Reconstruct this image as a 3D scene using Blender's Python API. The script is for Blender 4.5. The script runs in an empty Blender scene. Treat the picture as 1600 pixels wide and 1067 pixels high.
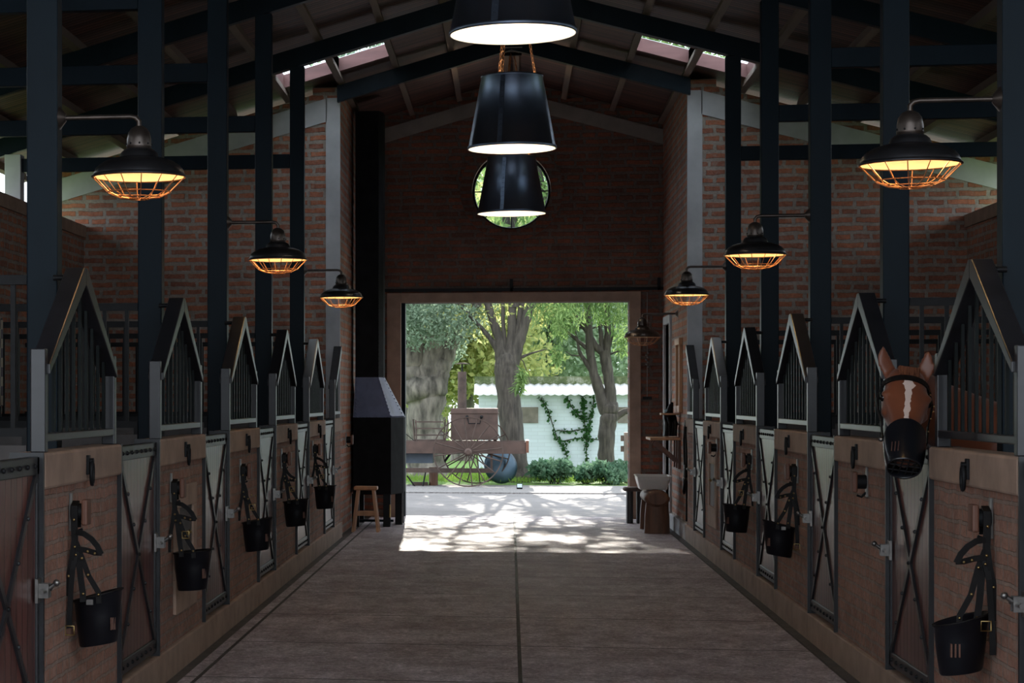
import bpy, bmesh, math, random
import numpy as np
from mathutils import Vector, Matrix
R = math.radians
rnd = random.Random(7)
sc = bpy.context.scene
col = sc.collection

# ---------------------------------------------------------------- camera, sky, sun, exposure
THETA = math.atan(0.153)
cam_d = bpy.data.cameras.new('camera'); cam = bpy.data.objects.new('camera', cam_d); col.objects.link(cam)
cam.location = (-0.018, 0, 1.6); cam.rotation_euler = (R(90), 0, THETA)
cam_d.sensor_width = 36; cam_d.lens = 3300 / 1600 * 36
cam_d.shift_x = 0.3175; cam_d.shift_y = 0.0553
cam_d.clip_start = 0.1; cam_d.clip_end = 400
sc.camera = cam
W = bpy.data.worlds.new('sky'); sc.world = W; W.use_nodes = True
nt = W.node_tree; nt.nodes.clear()
wo = nt.nodes.new('ShaderNodeOutputWorld'); bg = nt.nodes.new('ShaderNodeBackground')
bg.inputs['Color'].default_value = (0.82, 0.91, 1.0, 1); bg.inputs['Strength'].default_value = 2.6
nt.links.new(bg.outputs[0], wo.inputs[0])
sun_d = bpy.data.lights.new('sun', 'SUN'); sun_d.energy = 11.0; sun_d.angle = R(0.53); sun_d.color = (1, 0.93, 0.82)
sun = bpy.data.objects.new('sun', sun_d); col.objects.link(sun)
sun_dir = Vector((0.04, -1.0, -0.43)).normalized()
sun.rotation_euler = sun_dir.to_track_quat('-Z', 'Y').to_euler()
sc.view_settings.view_transform = 'Standard'; sc.view_settings.look = 'None'
sc.view_settings.gamma = 1; sc.view_settings.use_curve_mapping = False
sc.view_settings.exposure = 0.4

# ---------------------------------------------------------------- measurements (m)
HW = 1.983            # half width of the aisle
P = 2.964             # bay length
VB, VG, VP = 9.54, 11.03, 9.64   # first wall block, gate, post along the aisle
VC, VE = 24.6, 28.6   # cross walls, far end wall
HWL = 5.02            # outer walls
RZ, RS = 5.59, 0.28   # rafter underside at ridge, roof slope

# ---------------------------------------------------------------- mesh helpers
class MB:
    def __init__(s): s.v = []; s.f = []; s.sm = []
    def add(s, vs, fs, smooth=False):
        n = len(s.v); s.v += [tuple(v) for v in vs]
        s.f += [tuple(i + n for i in f) for f in fs]; s.sm += [smooth] * len(fs)
        return s
    def box(s, x0, x1, y0, y1, z0, z1):
        vs = [(x, y, z) for x in (x0, x1) for y in (y0, y1) for z in (z0, z1)]
        return s.add(vs, [(0,1,3,2),(4,6,7,5),(0,4,5,1),(2,3,7,6),(0,2,6,4),(1,5,7,3)])
    def beam(s, p, q, w, h, up=(0,0,1)):
        p = Vector(p); q = Vector(q); d = (q - p).normalized(); up = Vector(up)
        sd = d.cross(up).normalized() * w / 2; u = sd.cross(d).normalized() * h / 2
        vs = [b + a * sd + c * u for b in (p, q) for a in (-1, 1) for c in (-1, 1)]
        return s.add(vs, [(0,1,3,2),(4,6,7,5),(0,4,5,1),(2,3,7,6),(0,2,6,4),(1,5,7,3)])
    def tube(s, pts, r, n=8, cap=True, sq=1.0):
        pts = [Vector(p) for p in pts]; m = len(pts)
        rs = r if isinstance(r, (list, tuple)) else [r] * m
        rings = []; ref = None
        for i, p in enumerate(pts):
            t = (pts[min(i+1, m-1)] - pts[max(i-1, 0)]).normalized()
            if ref is None: ref = t.orthogonal().normalized()
            ref = (ref - t * ref.dot(t)).normalized(); b = t.cross(ref)
            rings.append([p + (ref * math.cos(a) + b * math.sin(a) * sq) * rs[i] for a in (2*math.pi*k/n for k in range(n))])
        vs = [v for rg in rings for v in rg]
        fs = [(i*n+k, i*n+(k+1)%n, (i+1)*n+(k+1)%n, (i+1)*n+k) for i in range(m-1) for k in range(n)]
        s.add(vs, fs, n > 5)
        if cap:
            s.add(rings[0], [tuple(range(n))]); s.add(rings[-1], [tuple(range(n))])
        return s
    def rod(s, p, q, r, n=8): return s.tube([p, q], r, n)
    def lathe(s, prof, c=(0,0,0), n=32, sx=1, sy=1, a0=0):
        m = len(prof)
        vs = [(c[0] + r*math.cos(a0+2*math.pi*k/n)*sx, c[1] + r*math.sin(a0+2*math.pi*k/n)*sy, c[2] + z) for r, z in prof for k in range(n)]
        fs = [(i*n+k, i*n+(k+1)%n, (i+1)*n+(k+1)%n, (i+1)*n+k) for i in range(m-1) for k in range(n)]
        return s.add(vs, fs, True)
    def sphere(s, c, r, n=12, m=8, sc_=(1,1,1)):
        prof = [(max(1e-4, r*math.sin(math.pi*i/m)), -r*math.cos(math.pi*i/m)) for i in range(m+1)]
        vs = [(c[0]+p*math.cos(2*math.pi*k/n)*sc_[0], c[1]+p*math.sin(2*math.pi*k/n)*sc_[1], c[2]+z*sc_[2]) for p, z in prof for k in range(n)]
        return s.add(vs, [(i*n+k, i*n+(k+1)%n, (i+1)*n+(k+1)%n, (i+1)*n+k) for i in range(m) for k in range(n)], True)
    def prism(s, poly, axis, a0, a1):
        """extrude a 2D polygon along an axis; poly in the other two coordinates (in xyz order)"""
        def mk(p, a): return {'x': (a, p[0], p[1]), 'y': (p[0], a, p[1]), 'z': (p[0], p[1], a)}[axis]
        n = len(poly)
        return s.add([mk(p, a0) for p in poly] + [mk(p, a1) for p in poly],
                     [tuple(range(n)), tuple(range(n, 2*n))] + [(i, (i+1)%n, n+(i+1)%n, n+i) for i in range(n)])
    def strap(s, pts, w, nrm, th=0.004):
        """flat leather ribbon: pts path, nrm face normal"""
        pts = [Vector(p) for p in pts]; m = len(pts); nrm = Vector(nrm).normalized(); vs = []
        for i, p in enumerate(pts):
            t = (pts[min(i+1, m-1)] - pts[max(i-1, 0)]).normalized()
            sd = t.cross(nrm)
            if sd.length < .2: sd = t.cross(Vector((0, 0, 1)))
            sd = sd.normalized() * w / 2; nn = sd.cross(t).normalized() * th / 2
            vs += [p - sd - nn, p + sd - nn, p + sd + nn, p - sd + nn]
        fs = [(i*4+k, i*4+(k+1)%4, (i+1)*4+(k+1)%4, (i+1)*4+k) for i in range(m-1) for k in range(4)]
        fs += [(0,1,2,3), tuple(4*(m-1)+k for k in range(4))]
        return s.add(vs, fs)
    def mapped(s, fn):
        s.v = [tuple(fn(*v)) for v in s.v]; return s
    def build(s, name, mat, parent=None, bevel=0, recalc=True):
        me = bpy.data.meshes.new(name); me.from_pydata(s.v, [], s.f)
        me.polygons.foreach_set('use_smooth', s.sm)
        if recalc:
            bm = bmesh.new(); bm.from_mesh(me); bmesh.ops.recalc_face_normals(bm, faces=bm.faces); bm.to_mesh(me); bm.free()
        me.materials.append(mat)
        o = bpy.data.objects.new(name, me); col.objects.link(o)
        if parent is not None: o.parent = parent
        if bevel:
            b = o.modifiers.new('bevel', 'BEVEL'); b.width = bevel; b.segments = 2; b.limit_method = 'ANGLE'
        return o

def tag(o, label=None, cat=None, group=None, kind=None):
    if label: o['label'] = label
    if cat: o['category'] = cat
    if group: o['group'] = group
    if kind: o['kind'] = kind
    return o
def empty(name, loc=(0,0,0), rz=0):
    o = bpy.data.objects.new(name, None); col.objects.link(o); o.location = loc; o.rotation_euler = (0, 0, rz)
    o.empty_display_size = .1
    return o
def struct(o, label=None): return tag(o, label, None, None, 'structure')
KIDS = {}
def copy_tree(o, parent=None):
    c = o.copy(); col.objects.link(c)
    if parent is not None: c.parent = parent
    for ch in o.children: copy_tree(ch, c)
    return c
ORD = ['first', 'second', 'third', 'fourth', 'fifth', 'sixth', 'seventh', 'eighth', 'ninth', 'tenth', 'eleventh', 'twelfth', 'thirteenth', 'fourteenth', 'fifteenth', 'sixteenth', 'seventeenth']

# ---------------------------------------------------------------- materials
def mat_new(name):
    m = bpy.data.materials.new(name); m.use_nodes = True
    return m, m.node_tree, m.node_tree.nodes['Principled BSDF']
def N(t, k, **kw):
    n = t.nodes.new(k)
    for a, b in kw.items(): setattr(n, a, b)
    return n
def coords(t, scale=(1,1,1), kind='Object', rot=(0,0,0)):
    tc = N(t, 'ShaderNodeTexCoord'); mp = N(t, 'ShaderNodeMapping')
    mp.inputs['Scale'].default_value = scale; mp.inputs['Rotation'].default_value = rot
    t.links.new(tc.outputs[kind], mp.inputs[0]); return mp.outputs[0]
def noise(t, vec, scale, detail=4, rough=.55):
    n = N(t, 'ShaderNodeTexNoise'); n.inputs['Scale'].default_value = scale
    n.inputs['Detail'].default_value = detail; n.inputs['Roughness'].default_value = rough
    if vec is not None: t.links.new(vec, n.inputs['Vector'])
    return n
def ramp(t, fac, stops):
    r = N(t, 'ShaderNodeValToRGB'); e = r.color_ramp.elements
    while len(e) < len(stops): e.new(.5)
    for i, (p, c) in enumerate(stops): e[i].position = p; e[i].color = (*c, 1)
    t.links.new(fac, r.inputs[0]); return r.outputs[0]
def mixc(t, fac, a, b, mode='MIX'):
    m = N(t, 'ShaderNodeMix', data_type='RGBA', blend_type=mode)
    if isinstance(fac, float): m.inputs[0].default_value = fac
    else: t.links.new(fac, m.inputs[0])
    for i, x in ((6, a), (7, b)):
        if isinstance(x, tuple): m.inputs[i].default_value = (*x, 1)
        else: t.links.new(x, m.inputs[i])
    return m.outputs[2]
def bump(t, b, h, strength=.3, dist=.01):
    n = N(t, 'ShaderNodeBump'); n.inputs['Strength'].default_value = strength; n.inputs['Distance'].default_value = dist
    t.links.new(h, n.inputs['Height']); t.links.new(n.outputs[0], b.inputs['Normal'])
def simple(name, c, rough=.5, metal=0., var=.25, scale=6., bmp=0., stretch=(1,1,1), spec=.5, coat=0.):
    m, t, b = mat_new(name)
    v = coords(t, stretch); n = noise(t, v, scale)
    c2 = tuple(max(0, x*(1-var)) for x in c); c3 = tuple(min(1, x*(1+var)) for x in c)
    t.links.new(ramp(t, n.outputs[0], [(.3, c2), (.7, c3)]), b.inputs['Base Color'])
    b.inputs['Roughness'].default_value = rough; b.inputs['Metallic'].default_value = metal
    b.inputs['Specular IOR Level'].default_value = spec; b.inputs['Coat Weight'].default_value = coat
    if bmp: bump(t, b, n.outputs[0], bmp)
    return m
def brick(name, axis, c1, c2, mortar, msize=.012, bw=.26, bh=.076, wash=None, dark=.6, wt=(.45, .62), dist=.04):
    m, t, b = mat_new(name)
    tc = N(t, 'ShaderNodeTexCoord'); sp = N(t, 'ShaderNodeSeparateXYZ'); cb = N(t, 'ShaderNodeCombineXYZ')
    t.links.new(tc.outputs['Object'], sp.inputs[0])
    t.links.new(sp.outputs['X' if axis == 'x' else 'Y'], cb.inputs[0]); t.links.new(sp.outputs['Z'], cb.inputs[1])
    dn = noise(t, cb.outputs[0], 7, 3); ad = N(t, 'ShaderNodeVectorMath', operation='MULTIPLY_ADD')
    ad.inputs[1].default_value = (dist, dist*.6, 0); t.links.new(dn.outputs['Color'], ad.inputs[0]); t.links.new(cb.outputs[0], ad.inputs[2])
    bt = N(t, 'ShaderNodeTexBrick'); t.links.new(ad.outputs[0], bt.inputs['Vector'])
    bt.inputs['Scale'].default_value = 1; bt.inputs['Brick Width'].default_value = bw; bt.inputs['Row Height'].default_value = bh
    bt.inputs['Mortar Size'].default_value = msize; bt.inputs['Mortar Smooth'].default_value = .25; bt.inputs['Bias'].default_value = -.1; bt.offset = .37; bt.squash = .62; bt.squash_frequency = 3
    bt.inputs['Color1'].default_value = (*c1, 1); bt.inputs['Color2'].default_value = (*c2, 1); bt.inputs['Mortar'].default_value = (*mortar, 1)
    n2 = noise(t, cb.outputs[0], 2.3, 6, .7)
    c = mixc(t, 1.0, bt.outputs['Color'], ramp(t, n2.outputs[0], [(.3, (dark,)*3), (.7, (1.15,)*3)]), 'MULTIPLY')
    n3 = noise(t, cb.outputs[0], 28, 4, .7)
    c = mixc(t, 1.0, c, ramp(t, n3.outputs[0], [(.3, (.7,)*3), (.65, (1.1,)*3)]), 'MULTIPLY')
    if wash:
        n4 = noise(t, cb.outputs[0], 9, 6, .75)
        c = mixc(t, ramp(t, n4.outputs[0], [(wt[0], (0,)*3), (wt[1], (1,)*3)]), c, wash)
    t.links.new(c, b.inputs['Base Color']); b.inputs['Roughness'].default_value = .9
    h = N(t, 'ShaderNodeMath', operation='MULTIPLY_ADD'); h.inputs[1].default_value = -1.0
    t.links.new(bt.outputs['Fac'], h.inputs[0]); t.links.new(n3.outputs[0], h.inputs[2])
    bump(t, b, h.outputs[0], .8, .012)
    return m
def planks(name, c, axis, pitch, rough=.4, var=.3, groove=.1, coat=0., grain=14):
    """boards side by side across `axis` ('x','y'), grain along the other direction"""
    m, t, b = mat_new(name)
    tc = N(t, 'ShaderNodeTexCoord'); sp = N(t, 'ShaderNodeSeparateXYZ'); t.links.new(tc.outputs['Object'], sp.inputs[0])
    ax = sp.outputs['XYZ'.index(axis.upper())]
    dv = N(t, 'ShaderNodeMath', operation='DIVIDE'); t.links.new(ax, dv.inputs[0]); dv.inputs[1].default_value = pitch
    fr = N(t, 'ShaderNodeMath', operation='FRACT'); t.links.new(dv.outputs[0], fr.inputs[0])
    fl = N(t, 'ShaderNodeMath', operation='FLOOR'); t.links.new(dv.outputs[0], fl.inputs[0])
    wn = N(t, 'ShaderNodeTexWhiteNoise', noise_dimensions='1D'); t.links.new(fl.outputs[0], wn.inputs['W'])
    pp = N(t, 'ShaderNodeMath', operation='PINGPONG'); pp.inputs[1].default_value = .5; t.links.new(fr.outputs[0], pp.inputs[0])
    gr = ramp(t, pp.outputs[0], [(0, (0,)*3), (groove, (1,)*3)])
    sc_ = {'x': (grain, 1, 1), 'y': (1, grain, 1), 'z': (1, 1, grain)}[axis]
    nz = noise(t, coords(t, sc_), 3, 5, .6)
    lo = tuple(x*(1-var) for x in c); hi = tuple(x*(1+var) for x in c)
    cc = mixc(t, wn.outputs['Value'], lo, hi)
    cc = mixc(t, 1.0, cc, ramp(t, nz.outputs[0], [(.3, (.6,)*3), (.7, (1.2,)*3)]), 'MULTIPLY')
    cc = mixc(t, gr, tuple(x*.15 for x in c), cc)
    t.links.new(cc, b.inputs['Base Color']); b.inputs['Roughness'].default_value = rough; b.inputs['Coat Weight'].default_value = coat
    b.inputs['Coat Roughness'].default_value = .25
    h = N(t, 'ShaderNodeMath', operation='MULTIPLY_ADD'); h.inputs[1].default_value = .15
    t.links.new(nz.outputs[0], h.inputs[0]); t.links.new(gr, h.inputs[2]); bump(t, b, h.outputs[0], .6, .006)
    return m
def emit(name, c, s):
    m, t, b = mat_new(name); b.inputs['Base Color'].default_value = (*c, 1)
    b.inputs['Emission Color'].default_value = (*c, 1); b.inputs['Emission Strength'].default_value = s; return m
def leafmat(name, c1, c2, trans=.5):
    m, t, b = mat_new(name); t.nodes.remove(b); out = t.nodes['Material Output']
    n = noise(t, coords(t, kind='Object'), 2.2, 6, .8)
    c = ramp(t, n.outputs[0], [(.35, c1), (.65, c2)])
    d = N(t, 'ShaderNodeBsdfDiffuse'); tr = N(t, 'ShaderNodeBsdfTranslucent'); mx = N(t, 'ShaderNodeMixShader')
    mx.inputs[0].default_value = trans; t.links.new(c, d.inputs[0]); t.links.new(c, tr.inputs[0])
    t.links.new(d.outputs[0], mx.inputs[1]); t.links.new(tr.outputs[0], mx.inputs[2]); t.links.new(mx.outputs[0], out.inputs[0])
    return m

M = {}
M['steel'] = simple('dark_steel_paint', (.005, .0105, .016), .42, .0, .25, 3, .05, (1, 1, .3), spec=.08)
M['grille'] = simple('grille_steel', (.014, .014, .017), .33, 0, .3, 9, .06, spec=.5)
M['bar'] = simple('grille_bar', (.005, .007, .007), .45, 0, .3, 9, spec=.08)
M['iron'] = simple('black_iron', (.008, .008, .009), .5, 0, .3, 15, .1, spec=.15)
M['soot'] = simple('sooty_iron', (.010, .010, .011), .8, 0, .3, 6, .1, spec=.04)
M['concrete'] = simple('brown_concrete', (.29, .195, .145), .8, 0, .22, 5, .25)
M['plaster'] = simple('grey_plaster', (.40, .40, .41), .8, 0, .12, 4, .15)
M['band'] = simple('grey_concrete_band', (.22, .19, .165), .85, 0, .15, 4, .15)
M['purlin'] = simple('weathered_timber', (.14, .098, .075), .75, 0, .35, 4, .3, (1, .12, 1))
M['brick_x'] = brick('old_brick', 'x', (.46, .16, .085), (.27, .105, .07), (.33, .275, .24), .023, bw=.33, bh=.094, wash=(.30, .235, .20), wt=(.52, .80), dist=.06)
M['brick_end'] = brick('shade_toned_brick', 'x', (.27, .085, .045), (.14, .058, .04), (.15, .112, .092), .023, bw=.33, bh=.094, wash=(.13, .095, .08), wt=(.5, .8), dist=.06)  # shade put into the colour: darker copy of the old brick, browner mortar
M['brick_y'] = brick('old_brick_side', 'y', (.48, .175, .09), (.30, .12, .075), (.33, .27, .23), .021, bw=.33, bh=.094, wash=(.30, .235, .20), wt=(.52, .80), dist=.06)
M['brick_front'] = brick('washed_brick', 'y', (.35, .175, .12), (.29, .14, .095), (.26, .185, .145), .010, bw=.215, bh=.066, wash=(.33, .225, .175), wt=(.5, .75))
M['boards'] = planks('ceiling_boards', (.10, .040, .026), 'y', .095, .6, .5, .2, 0, 16)
M['gate'] = planks('gate_planks', (.105, .032, .024), 'y', .098, .45, .22, .12, .5, 16)
M['gateframe'] = simple('gate_frame', (.018, .018, .020), .36, 0, .3, 8, .1, spec=.35)
M['black'] = simple('black_leather', (.007, .006, .006), .5, 0, .3, 20, .1, spec=.15)
M['bucket'] = simple('black_plastic', (.005, .005, .007), .33, 0, .2, 8, .03, spec=.22)
M['brass'] = simple('brass', (.34, .24, .10), .35, 1, .2, 10)
M['chrome'] = simple('worn_metal', (.20, .19, .18), .35, .9, .2, 20)
M['rust'] = simple('rusty_iron', (.065, .043, .035), .8, .1, .4, 7, .3)
M['rustpaint'] = simple('maroon_paint', (.075, .045, .036), .6, .1, .25, 5, .1)
M['woodred'] = simple('reddish_wood', (.12, .048, .028), .55, 0, .35, 6, .2, (1, 1, .2))
M['woodlight'] = simple('pine_wood', (.42, .21, .10), .55, 0, .2, 6, .1, (3, 3, .5))
M['log'] = simple('dark_log', (.12, .055, .03), .6, 0, .4, 6, .4, (3, 3, .4))
M['copperchain'] = simple('copper_chain', (.50, .24, .12), .4, .9, .2, 30)
M['enamel'] = simple('lamp_black_enamel', (.055, .056, .062), .34, .85, .3, 6)
M['pendant'] = simple('pendant_blue_black', (.15, .19, .26), .36, .9, .15, 3)
M['lampbrown'] = simple('lamp_bronze', (.075, .06, .052), .33, .75, .35, 9)
M['inner'] = simple('white_enamel', (.85, .82, .76), .5, 0, .03, 4)
M['innerwarm'] = simple('cream_enamel', (.85, .74, .52), .5, 0, .05, 4)
M['bulb'] = emit('warm_bulb', (1, .66, .33), 48)
M['bulbwhite'] = emit('white_bulb', (1, .83, .62), 75)
M['trimdark'] = simple('dark_gutter', (.06, .052, .05), .7, 0, .35, 6, .3)
M['basin'] = simple('white_enamel_basin', (.62, .60, .56), .3, 0, .06, 4)
M['glass'], t, b = mat_new('pane_glass')
b.inputs['Transmission Weight'].default_value = 1; b.inputs['Roughness'].default_value = 0; b.inputs['IOR'].default_value = 1.02; b.inputs['Base Color'].default_value = (.9, .96, 1, 1)
M['mirror'] = simple('mirror_glass', (.7, .73, .75), .06, 1, .02, 3)
M['curb'] = simple('skylight_timber', (.22, .11, .105), .6, 0, .2, 3, .1, (.3, 4, 4))
M['white'] = simple('white_paint', (.8, .8, .8), .6, 0, .03, 3)
M['barkA'] = simple('pale_bark', (.14, .125, .105), .9, 0, .7, 4, .9, (2, 2, .6))
M['barkB'] = simple('dark_bark', (.052, .044, .036), .9, 0, .6, 6, 1.0, (3, 3, .5))
M['plaid'], t, b = mat_new('plaid_blanket')
bt = N(t, 'ShaderNodeTexChecker'); bt.inputs['Scale'].default_value = 14; t.links.new(coords(t), bt.inputs['Vector'])
bt.inputs['Color1'].default_value = (.32, .27, .2, 1); bt.inputs['Color2'].default_value = (.08, .07, .08, 1)
t.links.new(bt.outputs[0], b.inputs['Base Color'])

# floor: exposed-aggregate slabs with tooled joints and dirt
m, t, b = mat_new('aisle_slabs'); M['floor'] = m
v = coords(t); n1 = noise(t, v, 38, 8, .85); n2 = noise(t, v, 1.3, 6, .7); n3 = noise(t, coords(t, (1, .6, 1)), 5, 6, .75)
c = ramp(t, n2.outputs[0], [(.3, (.30, .235, .25)), (.55, (.46, .40, .435)), (.75, (.56, .50, .55))])
c = mixc(t, 1.0, c, ramp(t, n3.outputs[0], [(.35, (.55, .5, .48)), (.6, (1.1, 1.1, 1.1))]), 'MULTIPLY')
c = mixc(t, 1.0, c, ramp(t, n1.outputs[0], [(.35, (.4,)*3), (.52, (.95,)*3), (.68, (2.2,)*3)]), 'MULTIPLY')
bt = N(t, 'ShaderNodeTexBrick'); bt.offset = 0; t.links.new(coords(t), bt.inputs['Vector'])
mp = t.nodes[-1].inputs  # brick mapping shift
for l in list(bt.inputs['Vector'].links): src = l.from_node
src.inputs['Location'].default_value = (1.825 - .04, .52, 0)
bt.inputs['Scale'].default_value = 1; bt.inputs['Brick Width'].default_value = 1.825; bt.inputs['Row Height'].default_value = 1.79
bt.inputs['Mortar Size'].default_value = .013; bt.inputs['Mortar Smooth'].default_value = .2
c = mixc(t, bt.outputs['Fac'], c, (.035, .03, .028))
t.links.new(c, b.inputs['Base Color'])
n5 = noise(t, v, 14, 8, .9); c = mixc(t, 1.0, c, ramp(t, n5.outputs[0], [(.38, (.62,)*3), (.5, (.95,)*3), (.62, (1.35,)*3)]), 'MULTIPLY'); t.links.new(c, b.inputs['Base Color'])
h = N(t, 'ShaderNodeMath', operation='MULTIPLY_ADD'); h.inputs[1].default_value = -1.5
t.links.new(bt.outputs['Fac'], h.inputs[0]); t.links.new(n1.outputs[0], h.inputs[2]); bump(t, b, h.outputs[0], .7, .008)
t.links.new(ramp(t, n3.outputs[0], [(.3, (.55,)*3), (.7, (.8,)*3)]), b.inputs['Roughness'])

m, t, b = mat_new('stall_bedding'); M['bedding'] = m
t.links.new(ramp(t, noise(t, coords(t), 20, 6).outputs[0], [(.3, (.08, .05, .03)), (.7, (.2, .14, .08))]), b.inputs['Base Color'])
m, t, b = mat_new('gravel'); M['gravel'] = m
n1 = noise(t, coords(t), 22, 6, .8)
t.links.new(ramp(t, n1.outputs[0], [(.35, (.10, .09, .09)), (.65, (.36, .34, .33))]), b.inputs['Base Color']); bump(t, b, n1.outputs[0], .8, .03); b.inputs['Roughness'].default_value = .95
m, t, b = mat_new('pavement'); M['pave'] = m
n1 = noise(t, coords(t), 30, 6, .8); n2 = noise(t, coords(t), 1, 5)
c = mixc(t, 1.0, ramp(t, n1.outputs[0], [(.3, (.15, .135, .13)), (.7, (.27, .25, .25))]), ramp(t, n2.outputs[0], [(.3, (.7,)*3), (.7, (1,)*3)]), 'MULTIPLY')
t.links.new(c, b.inputs['Base Color']); b.inputs['Roughness'].default_value = .85
m, t, b = mat_new('lawn'); M['lawn'] = m
n1 = noise(t, coords(t), 6, 8, .8)
t.links.new(ramp(t, n1.outputs[0], [(.3, (.05, .13, .02)), (.5, (.14, .27, .05)), (.7, (.3, .38, .12))]), b.inputs['Base Color']); b.inputs['Roughness'].default_value = .9; bump(t, b, n1.outputs[0], 1, .05)
m, t, b = mat_new('corrugated_sheet'); M['corr'] = m
n1 = noise(t, coords(t), 3, 6)
t.links.new(ramp(t, n1.outputs[0], [(.3, (.5, .48, .46)), (.7, (.78, .78, .8))]), b.inputs['Base Color']); b.inputs['Roughness'].default_value = .5; b.inputs['Metallic'].default_value = .2
m, t, b = mat_new('mossy_ridge'); M['moss'] = m
n1 = noise(t, coords(t), 5, 6, .8)
t.links.new(ramp(t, n1.outputs[0], [(.35, (.03, .05, .02)), (.5, (.09, .12, .04)), (.68, (.36, .36, .30))]), b.inputs['Base Color'])
m, t, b = mat_new('limewashed_brick'); M['limewash'] = m
bt = N(t, 'ShaderNodeTexBrick'); cb = N(t, 'ShaderNodeCombineXYZ'); sp = N(t, 'ShaderNodeSeparateXYZ'); tc = N(t, 'ShaderNodeTexCoord')
t.links.new(tc.outputs['Object'], sp.inputs[0]); t.links.new(sp.outputs['X'], cb.inputs[0]); t.links.new(sp.outputs['Z'], cb.inputs[1]); t.links.new(cb.outputs[0], bt.inputs['Vector'])
bt.inputs['Scale'].default_value = 1; bt.inputs['Brick Width'].default_value = .28; bt.inputs['Row Height'].default_value = .08; bt.inputs['Mortar Size'].default_value = .008
bt.inputs['Color1'].default_value = (.66, .72, .80, 1); bt.inputs['Color2'].default_value = (.62, .67, .75, 1); bt.inputs['Mortar'].default_value = (.58, .63, .70, 1)
t.links.new(bt.outputs['Color'], b.inputs['Base Color']); b.inputs['Roughness'].default_value = .9
M['leaf_willow'] = leafmat('willow_leaf', (.08, .17, .05), (.26, .36, .14), .5)
M['leaf_blue'] = leafmat('grey_green_leaf', (.11, .18, .12), (.32, .40, .30), .5)
M['leaf_yellow'] = leafmat('yellowing_leaf', (.22, .30, .12), (.55, .52, .20), .6)
M['leaf_far'] = leafmat('haze_tinted_leaf', (.30, .40, .30), (.52, .60, .46), .6)  # distance haze painted into the leaf colour, lifted pale for the far trees
M['leaf_bush'] = leafmat('bush_leaf', (.03, .10, .055), (.20, .30, .20), .4)
M['leaf_ivy'] = leafmat('ivy_leaf', (.02, .07, .02), (.06, .15, .05), .3)

# ---------------------------------------------------------------- floor and ground
struct(MB().box(-1.87, 1.87, 1, VE + .35, -.2, 0).build('floor', M['floor']), 'grey brown concrete slab floor of the stable aisle')
for s in (-1, 1):
    sd = 'left' if s < 0 else 'right'
    a, b_ = sorted((s*1.87, s*2.0))
    struct(MB().box(a, b_, 1, VE, -.2, -.012).build('trim_1' if s < 0 else 'trim_2', M['trimdark']), f'dark drain strip along the foot of the {sd} stall fronts')
    a, b_ = sorted((s*2.0, s*5.3))
    struct(MB().box(a, b_, 1, VC, -.2, -.01).build('floor_stalls', M['bedding']), f'bedding covered floor of the {sd} stalls')
struct(MB().box(-30, 30, -40, 1, -.3, -.02).build('ground_behind', M['gravel']), 'unseen gravel ground added behind the camera for bounce light')  # out of view, added to bounce sky light onto the aisle floor
for s in (-1, 1):
    a, b_ = sorted((s*5.3, s*30))
    struct(MB().box(a, b_, 1, VE+.35, -.3, -.05).build('ground_side', M['lawn']), 'grass along the %s flank of the stable' % ('left' if s < 0 else 'right'))
struct(MB().box(-30, 30, VE+.35, 36.2, -.3, -.02).build('pavement', M['pave']), 'pale pavement just outside the stable door')
struct(MB().box(-30, 30, 36.2, 39.3, -.3, 0).build('gravel_strip', M['gravel']), 'grey gravel drive in front of the wagon')
struct(MB().box(-60, 60, 39.3, 140, -.3, -.01).build('lawn', M['lawn']), 'sunlit lawn behind the wagon')

# ---------------------------------------------------------------- shell
def roofz(u, add=0): return RZ - RS*abs(u) + add
Tb = .29      # rafter + purlin depth: underside of boards
for s in (-1, 1):
    sd = 'left' if s < 0 else 'right'
    # ceiling boards with skylight openings (cells between purlins)
    us = [0] + [.07 + .63*n for n in range(1, 10)]
    mb = MB(); V0, V1 = 3.0, VE + .9; S0, S1 = 23.15, 24.12
    for i in range(len(us)-1):
        u0, u1 = us[i], us[i+1]
        segs = [(V0, V1)] if i not in (2, 3) else [(V0, S0), (S1, V1)]
        for v0, v1 in segs:
            vs = [(s*u, vv, roofz(u, Tb+dz)) for u in (u0, u1) for vv in (v0, v1) for dz in (0, .03)]
            mb.add(vs, [(0,1,3,2),(4,6,7,5),(0,4,5,1),(2,3,7,6),(0,2,6,4),(1,5,7,3)])
    struct(mb.build('ceiling', M['boards']), f'dark reddish board ceiling, {sd} slope')
    for i in (2, 3):
        u0, u1 = us[i], us[i+1]
        e = empty('window_%d' % ((1 if s < 0 else 3) + i - 2), (0, 0, 0)); struct(e, f'small roof skylight in the {sd} slope, ' + ('nearer the ridge' if i == 2 else 'lower down the slope'))
        c_ = MB(); H = .15
        def wall(ua, va, ub, vb, th=.03):
            c_.add([(s*ua, va, roofz(ua, Tb)), (s*ub, vb, roofz(ub, Tb)), (s*ub, vb, roofz(ub, Tb+H)), (s*ua, va, roofz(ua, Tb+H))], [(0,1,2,3)])
        wall(u0, S0, u1, S0); wall(u0, S1, u1, S1); wall(u0, S0, u0, S1); wall(u1, S0, u1, S1)
        o = c_.build('curb', M['curb'], e, recalc=False); sm = o.modifiers.new('s', 'SOLIDIFY'); sm.thickness = .02; sm.offset = 0
        g = MB().add([(s*u, vv, roofz(u, Tb+H+dz)) for u in (u0, u1) for vv in (S0, S1) for dz in (0, .006)], [(0,1,3,2),(4,6,7,5),(0,4,5,1),(2,3,7,6),(0,2,6,4),(1,5,7,3)])
        g.build('pane', M['glass'], e)

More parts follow.
